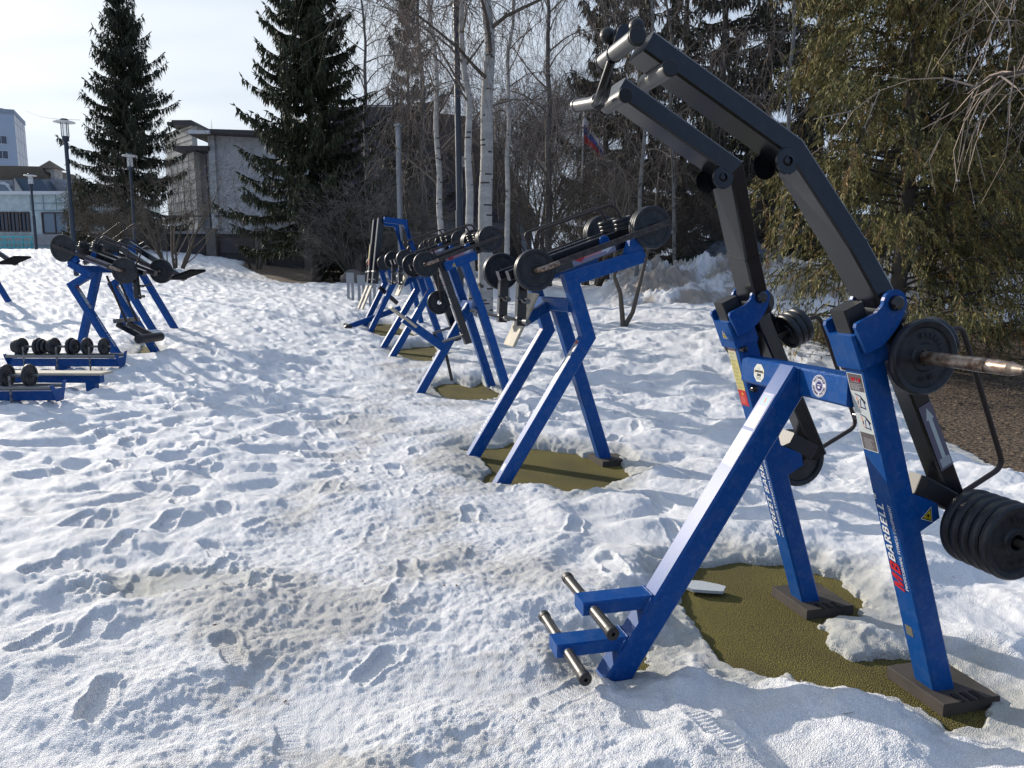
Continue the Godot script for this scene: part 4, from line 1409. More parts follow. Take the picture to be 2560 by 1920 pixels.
func buildings() -> void:
	# apartment tower far behind
	var F := 150.0
	var c := pxd(46, 420, F)
	var t := thing("apartment_tower", "tall pale grey apartment tower block far behind the low buildings", "building", Vector3(c.x, 0, c.z), 0.42)
	var top := pxd(46, 285, F).y
	wall_box(t, "wall", Vector3(-8.0, top / 2, -6.0), Vector3(16, top, 12), M.tower)
	wall_box(t, "roof_parapet", Vector3(-8.0, top + 0.4, -6.0), Vector3(16.3, 0.8, 12.3), M.tower_dark)
	wall_box(t, "lift_house", Vector3(-10.5, top + 1.9, -6.0), Vector3(6, 2.4, 6), M.tower)
	wall_box(t, "lift_house", Vector3(-3.4, top + 1.1, -5.0), Vector3(2.4, 0.9, 3), M.tower_dark)
	for fl in range(2, 12):
		for k in 4:
			var ctr := Vector3(-2.4 - k * 3.6, top - 2.2 - (11 - fl) * 2.75, 0.06)
			if k == 0 and fl == 11: continue
			window_part(t, ctr, 1.5 if k % 2 else 1.9, 1.5, M.tower_frame, M.pane_dark, 1, 0.14)
	for k in 9:
		wall_box(t, "panel_joint", Vector3(0.02, top - 1.5 - k * 2.75, -6.0), Vector3(0.05, 0.09, 11.9), M.tower_dark)
	for k in 3: wall_box(t, "panel_joint", Vector3(0.021, top / 2, -3.0 - k * 3.0), Vector3(0.05, top - 0.4, 0.09), M.tower_dark)
	wall_box(t, "end_wall", Vector3(0.004, top / 2 - 0.01, -6.0), Vector3(0.02, top - 0.1, 11.96), M.tower_end)
	# low building with mansard roof
	F = 58.0
	c = pxd(140, 612, F)
	var g := c.y
	var b := thing("low_building", "low pale turquoise building with brown mansard roof and small bell turret", "building", Vector3(c.x, 0, c.z), 0.0)
	var Y := func(y: float): return pxd(140, y, F).y
	var X := func(x: float): return pxd(x, 550, F).x - c.x
	var yt: float = Y.call(487)
	var yl: float = Y.call(590)
	wall_box(b, "wall", Vector3((X.call(-120) + X.call(280)) / 2, (yt + g - 2) / 2, -4.0), Vector3(X.call(280) - X.call(-120), yt - g + 2, 8.0), M.turquoise)
	for k in 2: wall_box(b, "facade_joint", Vector3((X.call(80) + X.call(280)) / 2, Y.call(508 + k * 18), 0.01), Vector3(X.call(280) - X.call(80), 0.05, 0.04), M.turq_dark)
	for k in 6: wall_box(b, "facade_joint", Vector3(X.call(80 + k * 32), Y.call(507), 0.012), Vector3(0.05, Y.call(488) - Y.call(526), 0.04), M.turq_dark)
	wall_box(b, "cornice", Vector3((X.call(-120) + X.call(280)) / 2, yt + 0.12, -3.9), Vector3(X.call(280) - X.call(-120) + 0.4, 0.24, 8.4), M.white_metal)
	window_part(b, Vector3(X.call(139), (Y.call(532) + Y.call(583)) / 2, 0.05), X.call(171) - X.call(108), Y.call(532) - Y.call(583), M.brown_frame, M.pane_sky, 1, 0.16)
	for k in 3: window_part(b, Vector3(X.call(10 + k * 27), (Y.call(531) + Y.call(578)) / 2, 0.05), 0.62, Y.call(531) - Y.call(578), M.brown_frame, M.pane_dark, 1, 0.16)
	wall_box(b, "plinth", Vector3((X.call(-120) + X.call(280)) / 2, Y.call(600), 0.06), Vector3(X.call(280) - X.call(-120), Y.call(588) - Y.call(615), 0.3), M.plinth)
	var XD := [0.0]
	X = func(x: float): return pxd(x, 550, F - XD[0]).x - c.x
	Y = func(y: float): return pxd(140, y, F - XD[0]).y
	# upper storey set back, brown mansard and blue-grey slope
	var s := Soup.new()
	XD[0] = -4.0
	s.slab(PackedVector2Array([Vector2(X.call(-150), Y.call(452)), Vector2(X.call(128), Y.call(452)), Vector2(X.call(108), Y.call(416)), Vector2(X.call(-150), Y.call(410))]), Vector3(0, 0, -6.5), Vector3(1, 0, 0), Vector3(0, 1, 0), Vector3(0, 0, 1), 5.0)
	put(b, "mansard_roof", s, M.brown_roof)
	s = Soup.new()
	XD[0] = -3.1
	s.slab(PackedVector2Array([Vector2(X.call(-150), yt), Vector2(X.call(46), yt), Vector2(X.call(40), Y.call(450)), Vector2(X.call(-150), Y.call(450))]), Vector3(0, 0, -4.6), Vector3(1, 0, 0), Vector3(0, 1, 0), Vector3(0, 0, 1), 3.0)
	put(b, "upper_wall", s, M.plaster_grey)
	s = Soup.new()
	XD[0] = -3.0
	s.tube(round_path([Vector3(X.call(-18), yt + 0.1, -3.0), Vector3(X.call(-14), Y.call(462), -3.0), Vector3(X.call(12), Y.call(452), -3.0), Vector3(X.call(36), Y.call(466), -3.0), Vector3(X.call(40), yt + 0.1, -3.0)], 0.9, 6), 0.10, 8)
	var arch := put(b, "arched_window", s, M.white_metal)
	s = Soup.new()
	s.slab(PackedVector2Array([Vector2(X.call(-16), yt + 0.1), Vector2(X.call(38), yt + 0.1), Vector2(X.call(32), Y.call(464)), Vector2(X.call(12), Y.call(456)), Vector2(X.call(-10), Y.call(464))]), Vector3(0, 0, -3.06), Vector3(1, 0, 0), Vector3(0, 1, 0), Vector3(0, 0, 1), 0.06)
	put(arch, "pane", s, M.pane_sky)
	s = Soup.new()
	XD[0] = -2.2
	s.slab(PackedVector2Array([Vector2(X.call(66), yt + 0.2), Vector2(X.call(136), yt + 0.2), Vector2(X.call(112), Y.call(449)), Vector2(X.call(44), Y.call(445))]), Vector3(0, 0, -3.4), Vector3(1, 0, 0), Vector3(0, 1, 0), Vector3(0, 0, 1), 2.4)
	put(b, "sloped_skylight", s, M.roof_blue)
	s = Soup.new()
	XD[0] = -2.0
	s.slab(PackedVector2Array([Vector2(X.call(44), yt + 0.2), Vector2(X.call(66), yt + 0.2), Vector2(X.call(44), Y.call(446))]), Vector3(0, 0, -3.3), Vector3(1, 0, 0), Vector3(0, 1, 0), Vector3(0, 0, 1), 2.6)
	put(b, "gable_side", s, M.plaster_warm)
	s = Soup.new()
	XD[0] = -3.4
	s.slab(PackedVector2Array([Vector2(X.call(136), yt + 0.2), Vector2(X.call(190), yt + 0.2), Vector2(X.call(170), Y.call(448)), Vector2(X.call(112), Y.call(448))]), Vector3(0, 0, -4.4), Vector3(1, 0, 0), Vector3(0, 1, 0), Vector3(0, 0, 1), 2.0)
	put(b, "rear_roof", s, M.plaster_grey)
	# turret with an arched opening and a pyramid roof
	XD[0] = -4.6
	var x0: float = X.call(112)
	var x1: float = X.call(145)
	var y0: float = Y.call(452)
	var y1: float = Y.call(421)
	var xm := (x0 + x1) / 2
	var hw := (x1 - x0) / 2
	var cs := CSGCombiner3D.new()
	cs.name = "turret"
	b.add_child(cs)
	var cb := CSGBox3D.new()
	cb.size = Vector3(hw * 2, y1 - y0, hw * 2)
	cb.position = Vector3(xm, (y0 + y1) / 2, -5.2)
	cb.material = M.plaster_warm
	cs.add_child(cb)
	var cc := CSGCylinder3D.new()
	cc.radius = hw * 0.42
	cc.height = 8.0
	cc.sides = 20
	cc.rotation = Vector3(PI / 2, 0, 0)
	cc.position = Vector3(xm, (y0 + y1) / 2, -5.2)
	cc.operation = CSGShape3D.OPERATION_SUBTRACTION
	cc.material = M.plaster_warm
	cs.add_child(cc)
	s = Soup.new()
	var ro := hw * 1.45
	var ap := Vector3(xm - hw * 0.2, Y.call(398), -5.2)
	var cr := [Vector3(xm - ro, y1, -5.2 - ro), Vector3(xm + ro, y1, -5.2 - ro), Vector3(xm + ro, y1, -5.2 + ro), Vector3(xm - ro, y1, -5.2 + ro)]
	for k in 4: s.tri(cr[k], cr[(k + 1) % 4], ap)
	s.quad(cr[3], cr[2], cr[1], cr[0])
	put(b, "turret_roof", s, M.brown_roof)
	# grey hall
	F = 56.0
	c = pxd(540, 612, F)
	var hl := thing("hall_building", "large grey hall with stepped flat roofs and tiled beige flank behind the spruces", "building", Vector3(c.x, 0, c.z), 0.0)
	XD[0] = 0.0
	Y = func(y: float): return pxd(540, y, F - XD[0]).y
	X = func(x: float): return pxd(x, 480, F - XD[0]).x - c.x
	var gl: float = Y.call(640) - 1.0
	var w := Soup.new()
	w.slab(PackedVector2Array([Vector2(X.call(542), gl), Vector2(X.call(1060), gl), Vector2(X.call(1060), Y.call(366)), Vector2(X.call(660), Y.call(330)), Vector2(X.call(542), Y.call(334))]), Vector3(0, 0, -5), Vector3(1, 0, 0), Vector3(0, 1, 0), Vector3(0, 0, 1), 10.0)
	put(hl, "wall", w, M.hall_grey)
	wall_box(hl, "corner_pilaster", Vector3(X.call(537), (Y.call(340) + gl) / 2, -0.2), Vector3(X.call(546) - X.call(530), Y.call(340) - gl, 0.8), M.hall_light)
	XD[0] = -1.0
	wall_box(hl, "recess_wall", Vector3(X.call(514), (Y.call(372) + gl) / 2, -3.0), Vector3(X.call(534) - X.call(495), Y.call(372) - gl, 4), M.hall_grey)
	var slope := func(called: String, xa: float, za: float, xb: float, zb: float, ya: float, yb: float, th: float, m: Material, off: float):
		var q := Soup.new()
		var n := Vector3(za - zb, 0, xb - xa).normalized() * off
		q.beam([Vector3(xa, (ya + yb) / 2, za) + n, Vector3(xb, (ya + yb) / 2, zb) + n], th, absf(ya - yb), Vector3.UP, 0.005)
		put(hl, called, q, m)
	XD[0] = -4.2
	var fx0: float = X.call(424)
	XD[0] = -0.4
	var fx1: float = X.call(497)
	slope.call("flank_wall", fx0, -4.2, fx1, -0.4, Y.call(375), gl, 0.4, M.tile_beige, 0.0)
	for k in 8: slope.call("tile_joint", fx0, -4.2, fx1, -0.4, Y.call(400 + k * 25), Y.call(400 + k * 25) + 0.06, 0.03, M.joint, 0.205)
	for k in 4:
		var u := 0.2 + 0.2 * k
		slope.call("tile_joint", lerpf(fx0, fx1, u), lerpf(-4.2, -0.4, u), lerpf(fx0, fx1, u + 0.02), lerpf(-4.2, -0.4, u + 0.02), Y.call(380), gl, 0.03, M.joint, 0.203)
	XD[0] = -9.0
	var ux0: float = X.call(428)
	XD[0] = -5.0
	var ux1: float = X.call(494)
	slope.call("upper_block", ux0, -9.0, ux1, -5.0, Y.call(312), Y.call(378), 0.4, M.tile_beige, 0.0)
	for k in 4: slope.call("tile_joint", ux0, -9.0, ux1, -5.0, Y.call(322 + k * 14), Y.call(322 + k * 14) + 0.06, 0.03, M.joint, 0.205)
	wall_box(hl, "upper_cap", Vector3(X.call(465), Y.call(310), -8.0), Vector3(X.call(497) - X.call(428), 0.25, 6.4), M.roof_dark)
	w = Soup.new()
	XD[0] = 1.1
	w.slab(PackedVector2Array([Vector2(X.call(482), Y.call(337)), Vector2(X.call(535), Y.call(332)), Vector2(X.call(900), Y.call(352)), Vector2(X.call(900), Y.call(344)), Vector2(X.call(660), Y.call(326)), Vector2(X.call(532), Y.call(322)), Vector2(X.call(482), Y.call(332))]), Vector3(0, 0, -4.6), Vector3(1, 0, 0), Vector3(0, 1, 0), Vector3(0, 0, 1), 11.4)
	put(hl, "roof_edge", w, M.roof_dark)
	wall_box(hl, "gutter", Vector3(X.call(508), Y.call(331), 1.2), Vector3(X.call(534) - X.call(482), 0.22, 0.22), M.white_metal)
	XD[0] = 0.5
	wall_box(hl, "lower_roof", Vector3(X.call(482), Y.call(370), -2.0), Vector3(X.call(526) - X.call(438), 0.32, 5), M.roof_dark)
	w = Soup.new()
	w.tube([Vector3(X.call(484), Y.call(374), 0.3), Vector3(X.call(516), Y.call(388), 0.3), Vector3(X.call(518), gl, 0.0)], 0.09, 8)
	put(hl, "drain_pipe", w, M.roof_dark)
	XD[0] = -7.0
	wall_box(hl, "roof_hatch", Vector3(X.call(464), Y.call(308), -8.0), Vector3(1.6, 0.5, 2), M.roof_dark)
	# house with a steep dark roof behind the birches
	F = 50.0
	c = pxd(1050, 700, F)
	var hs := thing("steep_roof_house", "house with steep dark slate roof and pale wall behind the birches", "building", Vector3(c.x, 0, c.z), 0.0)
	Y = func(y: float): return pxd(1050, y, F).y
	X = func(x: float): return pxd(x, 480, F).x - c.x
	wall_box(hs, "wall", Vector3((X.call(840) + X.call(1330)) / 2, (Y.call(530) + Y.call(720)) / 2, -3.0), Vector3(X.call(1330) - X.call(840), Y.call(530) - Y.call(720), 6.0), M.plaster_cool)
	s = Soup.new()
	s.slab(PackedVector2Array([Vector2(X.call(815), Y.call(540)), Vector2(X.call(1350), Y.call(560)), Vector2(X.call(1262), Y.call(395)), Vector2(X.call(1180), Y.call(300)), Vector2(X.call(980), Y.call(276)), Vector2(X.call(850), Y.call(276))]), Vector3(0, 0, -3.0), Vector3(1, 0, 0), Vector3(0, 1, 0), Vector3(0, 0, 1), 8.0)
	put(hs, "roof", s, M.roof_slate)
	wall_box(hs, "chimney_block", Vector3(X.call(950), Y.call(272), -2.5), Vector3(X.call(985) - X.call(918), Y.call(262) - Y.call(300), 3.0), M.brick_brown)
	wall_box(hs, "chimney_cap", Vector3(X.call(950), Y.call(262), -2.5), Vector3(X.call(990) - X.call(912), 0.22, 3.4), M.white_metal)
	for k in 2: window_part(hs, Vector3(X.call(1030 + k * 130), Y.call(580), 0.05), 0.9, 1.2, M.brown_frame, M.pane_dark, 1, 0.15)
	# flue standing in front of the roof
	var fp := thing("flue_pipe", "thin grey steel flue pipe rising in front of the dark roof", "chimney", gcol(1003, 27.0), 0.0)
	s = Soup.new()
	var fy := pxd(1003, 318, 27.0).y - fp.position.y
	s.tube([Vector3(0, -0.3, 0), Vector3(0, fy, 0)], 0.10, 12)
	put(fp, "pipe", s, M.zinc)
	s = Soup.new()
	s.lathe(Vector3(0, fy, 0), Vector3.UP, [Vector2(0.10, 0), Vector2(0.15, 0.02), Vector2(0.15, 0.09), Vector2(0, 0.14)], 14)
	put(fp, "cap", s, M.zinc)
	# pale blue shed behind the spruces on the right
	F = 34.0
	c = pxd(1990, 690, F)
	var sh := thing("pale_blue_building", "pale blue clad building seen through gaps in the dark spruces", "building", Vector3(c.x, 0, c.z), 0.0)
	Y = func(y: float): return pxd(1990, y, F).y
	X = func(x: float): return pxd(x, 600, F).x - c.x
	wall_box(sh, "wall", Vector3((X.call(1860) + X.call(2750)) / 2, (Y.call(560) + Y.call(760)) / 2, -3), Vector3(X.call(2750) - X.call(1860), Y.call(560) - Y.call(760), 6), M.pale_blue)
	wall_box(sh, "roof", Vector3((X.call(1850) + X.call(2760)) / 2, Y.call(552), -3), Vector3(X.call(2760) - X.call(1850), 0.5, 7), M.roof_slate)
	for k in 30: wall_box(sh, "cladding_joint", Vector3(X.call(1875 + k * 28), (Y.call(565) + Y.call(755)) / 2, 0.01), Vector3(0.04, Y.call(565) - Y.call(755), 0.04), M.turq_dark)
	wall_box(sh, "plinth", Vector3((X.call(1860) + X.call(2750)) / 2, Y.call(770), 0.1), Vector3(X.call(2750) - X.call(1860), 0.9, 0.3), M.plinth)
	# low dark boundary wall with pillars under the trees
	var bw := thing("boundary_wall", "low dark boundary wall with stone pillars behind the spruce trunks", "wall", gcol(780, 40.0), 0.03)
	wall_box(bw, "wall_panel", Vector3(0, 0.9, 0), Vector3(22, 1.9, 0.3), M.wall_dark)
	wall_box(bw, "coping", Vector3(0, 1.9, 0), Vector3(22.2, 0.12, 0.5), M.plinth)
	for k in 9:
		wall_box(bw, "pillar", Vector3(-10 + k * 2.5, 1.0, 0.2), Vector3(0.5, 2.2, 0.5), M.wall_stone)
	for k in 8:
		wall_box(bw, "panel", Vector3(-8.75 + k * 2.5, 1.25, 0.17), Vector3(1.7, 0.8, 0.06), M.roof_dark)
		wall_box(bw, "rail", Vector3(-8.75 + k * 2.5, 2.75, 0.0), Vector3(2.3, 0.08, 0.08), M.roof_dark)
	# play fence at the far left
	var pf := thing("play_fence", "small turquoise playground fence at the foot of the low building", "fence", gcol(20, 50.0), 0.0)
	for k in 7: wall_box(pf, "post", Vector3(-1.8 + k * 0.6, 0.5, 0), Vector3(0.08, 1.1, 0.08), M.teal)
	for k in 3: wall_box(pf, "rail", Vector3(0, 0.25 + k * 0.35, 0.06), Vector3(3.8, 0.12, 0.05), M.teal)
	for k in 14: wall_box(pf, "slat", Vector3(-1.75 + k * 0.27, 0.45, 0.1), Vector3(0.06, 0.5, 0.03), M.teal)

# ---------------------------------------------------------------- ground meshes
func grid_mesh(rows: int, cols: int, at: Callable) -> ArrayMesh:
	var vs := PackedVector3Array()
	var cs := PackedColorArray()
	var us := PackedVector2Array()
	vs.resize(rows * cols)
	cs.resize(rows * cols)
	us.resize(rows * cols)
	var k := 0
	for i in rows:
		for j in cols:
			var r: Array = at.call(i, j)
			vs[k] = r[0]
			cs[k] = r[1]
			us[k] = Vector2(r[0].x, r[0].z)
			k += 1
	var ns := PackedVector3Array()
	ns.resize(rows * cols)
	k = 0
	for i in rows:
		for j in cols:
			var a: Vector3 = vs[mini(i + 1, rows - 1) * cols + j] - vs[maxi(i - 1, 0) * cols + j]
			var b: Vector3 = vs[i * cols + mini(j + 1, cols - 1)] - vs[i * cols + maxi(j - 1, 0)]
			var nn := b.cross(a)
			ns[k] = (nn if nn.y > 0 else -nn).normalized()
			k += 1
	var ix := PackedInt32Array()
	ix.resize((rows - 1) * (cols - 1) * 6)
	k = 0
	for i in rows - 1:
		for j in cols - 1:
			var a := i * cols + j
			ix[k] = a; ix[k + 1] = a + cols; ix[k + 2] = a + 1
			ix[k + 3] = a + 1; ix[k + 4] = a + cols; ix[k + 5] = a + cols + 1
			k += 6
	var arr := []
	arr.resize(Mesh.ARRAY_MAX)
	arr[Mesh.ARRAY_VERTEX] = vs
	arr[Mesh.ARRAY_NORMAL] = ns
	arr[Mesh.ARRAY_COLOR] = cs
	arr[Mesh.ARRAY_TEX_UV] = us
	arr[Mesh.ARRAY_INDEX] = ix
	var m := ArrayMesh.new()
	m.add_surface_from_arrays(Mesh.PRIMITIVE_TRIANGLES, arr)
	return m

func sky_material() -> PanoramaSkyMaterial:
	var w := 1024
	var h := 512
	var im := Image.create(w, h, false, Image.FORMAT_RGBF)
	var n1 := noise(41, 1.0, 5)
	var n2 := noise(42, 1.0, 4)
	var sun := SUN.normalized()
	for y in h:
		var el := PI / 2 - PI * (y + 0.5) / h
		for x in w:
			var az := TAU * (x + 0.5) / w
			var d := Vector3(sin(az) * cos(el), sin(el), -cos(az) * cos(el))
			var up := maxf(d.y, 0.0)
			var c := Color(0.25, 0.40, 0.66).lerp(Color(0.10, 0.22, 0.50), pow(up, 0.5))
			var ang := acos(clampf(d.dot(sun), -1, 1))
			# thin veil, whitest around the sun, with streaked cloud laid out in a plane overhead
			var q := Vector2(d.x, d.z) / (up + 0.16)
			var s := n1.get_noise_2d(q.x * 0.42 + q.y * 0.16, q.y * 1.5) * 0.6 + n2.get_noise_2d(q.x * 0.9, q.y * 3.2) * 0.3
			var cl := smoothstep(-0.5, 0.5, s)
			var veil := 0.10 + 0.90 * exp(-pow(ang / 1.35, 2.0))
			c = c.lerp(Color(0.79, 0.86, 0.92), clampf(veil * (0.80 + 0.26 * cl), 0, 1))
			c += Color(1.0, 0.97, 0.90) * (0.40 * exp(-ang / 0.24) + 0.16 * exp(-ang / 0.6)) * (0.75 + 0.35 * cl)
			if d.y < 0: c = c.lerp(Color(0.55, 0.58, 0.62), minf(1.0, -d.y * 4.0))
			im.set_pixel(x, y, c)
	var m := PanoramaSkyMaterial.new()
	m.panorama = ImageTexture.create_from_image(im)
	return m

var SUN := Vector3(-0.690, 0.350, -0.633)

# paint with dust specks and faint scuffs
func paint_tex(base: Color, dust: Color, seed_: int) -> ImageTexture:
	var n := 512
	var a := noise(seed_, 0.010, 4).get_seamless_image(n, n)
	var b := noise(seed_ + 1, 0.10, 3).get_seamless_image(n, n)
	var c := noise(seed_ + 2, 0.030, 5).get_seamless_image(n, n)
	var out := Image.create(n, n, false, Image.FORMAT_RGB8)
	for y in n:
		for x in n:
			var g := a.get_pixel(x, y).r
			var f := b.get_pixel(x, y).r
			var k := c.get_pixel(x, y).r
			var t := 0.14 * smoothstep(0.45, 0.75, g) + 0.16 * smoothstep(0.70, 0.80, f) * smoothstep(0.4, 0.7, k) + 0.16 * smoothstep(0.74, 0.80, k)
			out.set_pixel(x, y, srgb(base.lerp(dust, t) * (0.86 + 0.22 * k)))
	return ImageTexture.create_from_image(out)

func make_materials() -> void:
	var grime := noise_tex(noise(51, 0.012, 4), 256, Color(0.70, 0.70, 0.70), Color(1, 1, 1), 2.2)
	var tri := {uv1_triplanar = true, uv1_scale = Vector3(2.2, 2.2, 2.2), albedo_texture = grime}
	M.blue = mat(Color(1, 1, 1), 0.38, 0.0, tri.merged({metallic_specular = 0.3, albedo_texture = paint_tex(Color(0.003, 0.066, 0.265), Color(0.10, 0.15, 0.26), 55)}, true))
	M.black = mat(Color(1, 1, 1), 0.24, 0.0, tri.merged({metallic_specular = 0.55, albedo_texture = paint_tex(Color(0.006, 0.007, 0.011), Color(0.045, 0.045, 0.045), 57)}, true))
	M.black_soft = mat(Color(0.012, 0.012, 0.014), 0.5)
	M.rubber = mat(Color(1, 1, 1), 0.46, 0.0, tri.merged({albedo_texture = paint_tex(Color(0.007, 0.009, 0.014), Color(0.10, 0.10, 0.10), 155)}, true))
	M.pad = mat(Color(0.060, 0.050, 0.043), 0.9, 0.0, tri)
	M.grip = mat(Color(0.10, 0.095, 0.09), 0.38, 0.6)
	M.steel_dark = mat(Color(0.20, 0.20, 0.20), 0.40, 0.75)
	M.lit_face_grey = mat(Color(0.16, 0.165, 0.17), 0.75, 0.0, {metallic_specular = 0.2})  # lit tone of the black tower uprights, put in as grey colour
	M.board = mat(Color(0.012, 0.012, 0.014), 0.9, 0.0, {metallic_specular = 0.15})
	M.foam = mat(Color(0.13, 0.13, 0.13), 0.42, 0.35)
	M.grey_metal = mat(Color(0.32, 0.33, 0.34), 0.5, 0.2)
	M.white_metal = mat(Color(0.62, 0.63, 0.64), 0.5)
	M.zinc = mat(Color(0.30, 0.31, 0.32), 0.5, 0.5)
	var rust := noise_tex(noise(52, 0.02, 5), 256, Color(0.018, 0.014, 0.013), Color(0.055, 0.042, 0.038), 1.8)
	M.rust = mat(Color(1, 1, 1), 0.5, 0.1, {uv1_triplanar = true, uv1_scale = Vector3(4, 4, 4), albedo_texture = rust})
	var rustb := noise_tex(noise(53, 0.02, 5), 256, Color(0.11, 0.06, 0.035), Color(0.42, 0.34, 0.28), 2.0)
	M.rust_bright = mat(Color(1, 1, 1), 0.38, 0.7, {uv1_triplanar = true, uv1_scale = Vector3(5, 5, 5), albedo_texture = rustb})
	M.rust_dark = mat(Color(0.045, 0.032, 0.028), 0.5, 0.3)
	M.cream = mat(Color(0.52, 0.46, 0.36), 0.7, 0.0, tri)
	M.steel_plate = mat(Color(0.34, 0.33, 0.26), 0.35, 0.6)
	M.white_print = mat(Color(0.72, 0.73, 0.74), 0.4)
	M.red_print = mat(Color(0.55, 0.02, 0.025), 0.4)
	M.ink = mat(Color(0.06, 0.06, 0.06), 0.5)
	M.ink_blue = mat(Color(0.03, 0.03, 0.12), 0.5)
	M.lamp_metal = mat(Color(0.026, 0.038, 0.058), 0.45)
	M.glass_pale = mat(Color(0.85, 0.9, 0.92), 0.1, 0.0, {transparency = BaseMaterial3D.TRANSPARENCY_ALPHA})
	M.glass_pale.albedo_color.a = 0.25
	M.bark = vmat(0.95, {albedo_color = srgb(Color(0.075, 0.062, 0.052))})
	M.birch = vmat(0.85)
	M.twig = vmat(0.9, {albedo_color = Color(1, 1, 1)})
	M.foliage = vmat(0.75, {cull_mode = BaseMaterial3D.CULL_DISABLED, backlight_enabled = true, backlight = srgb(Color(0.02, 0.025, 0.008))})
	M.tower = mat(Color(0.30, 0.36, 0.44), 0.85)
	M.tower_dark = mat(Color(0.22, 0.26, 0.31), 0.85)
	M.tower_end = mat(Color(0.50, 0.50, 0.50), 0.85)
	M.tower_frame = mat(Color(0.50, 0.53, 0.56), 0.6)
	M.pane_dark = mat(Color(0.05, 0.06, 0.08), 0.1, 0.0, {metallic_specular = 0.6})
	M.pane_sky = mat(Color(0.12, 0.16, 0.20), 0.08, 0.0, {metallic_specular = 0.8})
	var stucco := noise_tex(noise(54, 0.03, 5), 256, Color(0.80, 0.80, 0.80), Color(1, 1, 1), 1.6)
	var st := {uv1_triplanar = true, uv1_world_triplanar = true, uv1_scale = Vector3(0.22, 0.22, 0.22), albedo_texture = stucco}
	M.turquoise = mat(Color(0.50, 0.58, 0.58), 0.6, 0.0, st)
	M.turq_dark = mat(Color(0.20, 0.29, 0.31), 0.7)
	M.plinth = mat(Color(0.36, 0.34, 0.33), 0.9, 0.0, st)
	M.brown_frame = mat(Color(0.07, 0.045, 0.04), 0.6)
	M.brown_roof = mat(Color(0.135, 0.105, 0.075), 0.8, 0.0, st)
	M.roof_blue = mat(Color(0.055, 0.085, 0.125), 0.5)
	M.plaster_grey = mat(Color(0.30, 0.31, 0.33), 0.9, 0.0, st)
	M.plaster_warm = mat(Color(0.50, 0.46, 0.41), 0.9, 0.0, st)
	M.plaster_cool = mat(Color(0.26, 0.28, 0.31), 0.9, 0.0, st)
	M.hall_grey = mat(Color(0.50, 0.50, 0.51), 0.9, 0.0, st)
	M.hall_light = mat(Color(0.5, 0.5, 0.5), 0.9, 0.0, st)
	M.tile_beige = mat(Color(0.48, 0.45, 0.39), 0.8, 0.0, st)
	M.joint = mat(Color(0.16, 0.14, 0.13), 0.9)
	M.roof_dark = mat(Color(0.06, 0.05, 0.05), 0.7)
	M.roof_slate = mat(Color(0.045, 0.04, 0.05), 0.75, 0.0, st)
	M.brick_brown = mat(Color(0.16, 0.10, 0.08), 0.9, 0.0, st)
	M.pale_blue = mat(Color(0.40, 0.47, 0.54), 0.7, 0.0, st)
	M.wall_dark = mat(Color(0.06, 0.055, 0.05), 0.9, 0.0, st)
	M.wall_stone = mat(Color(0.17, 0.15, 0.13), 0.95, 0.0, st)
	var rustless := noise_tex(noise(59, 0.05, 4), 256, Color(0.45, 0.47, 0.48), Color(1, 1, 1), 2.0)
	M.teal = mat(Color(0.10, 0.40, 0.42), 0.6)
	M.ice = mat(Color(0.62, 0.64, 0.65), 0.5, 0.0, {uv1_triplanar = true, uv1_scale = Vector3(14, 14, 14), albedo_texture = rustless})
	M.car_paint = mat(Color(0.01, 0.03, 0.022), 0.25, 0.2)
	var grain := noise(61, 0.09, 3)
	var snow_n := bump_tex(grain, 1024, 9.0)
	var speck := noise_tex(noise(62, 0.11, 3), 512, Color(0.88, 0.88, 0.885), Color(1, 1, 1), 2.0)
	M.snow = vmat(0.6, {albedo_texture = speck, normal_enabled = true, normal_texture = snow_n, normal_scale = 1.0, uv1_scale = Vector3(1.6, 1.6, 1.6), metallic_specular = 0.25})
	var crumb := noise_tex(noise(63, 0.16, 2), 512, Color(0.015, 0.013, 0.004), Color(0.30, 0.245, 0.035), 3.4)
	M.turf = vmat(0.9, {albedo_texture = crumb, normal_enabled = true, normal_texture = bump_tex(noise(64, 0.16, 2), 512, 10.0), normal_scale = 1.4, uv1_scale = Vector3(1.8, 1.8, 1.8)})
	var litter := noise_tex(noise(65, 0.05, 4), 512, Color(0.028, 0.020, 0.014), Color(0.17, 0.115, 0.07), 2.4)
	M.soil = vmat(0.95, {albedo_texture = litter, normal_enabled = true, normal_texture = bump_tex(noise(66, 0.06, 4), 512, 5.0), uv1_scale = Vector3(0.7, 0.7, 0.7)})

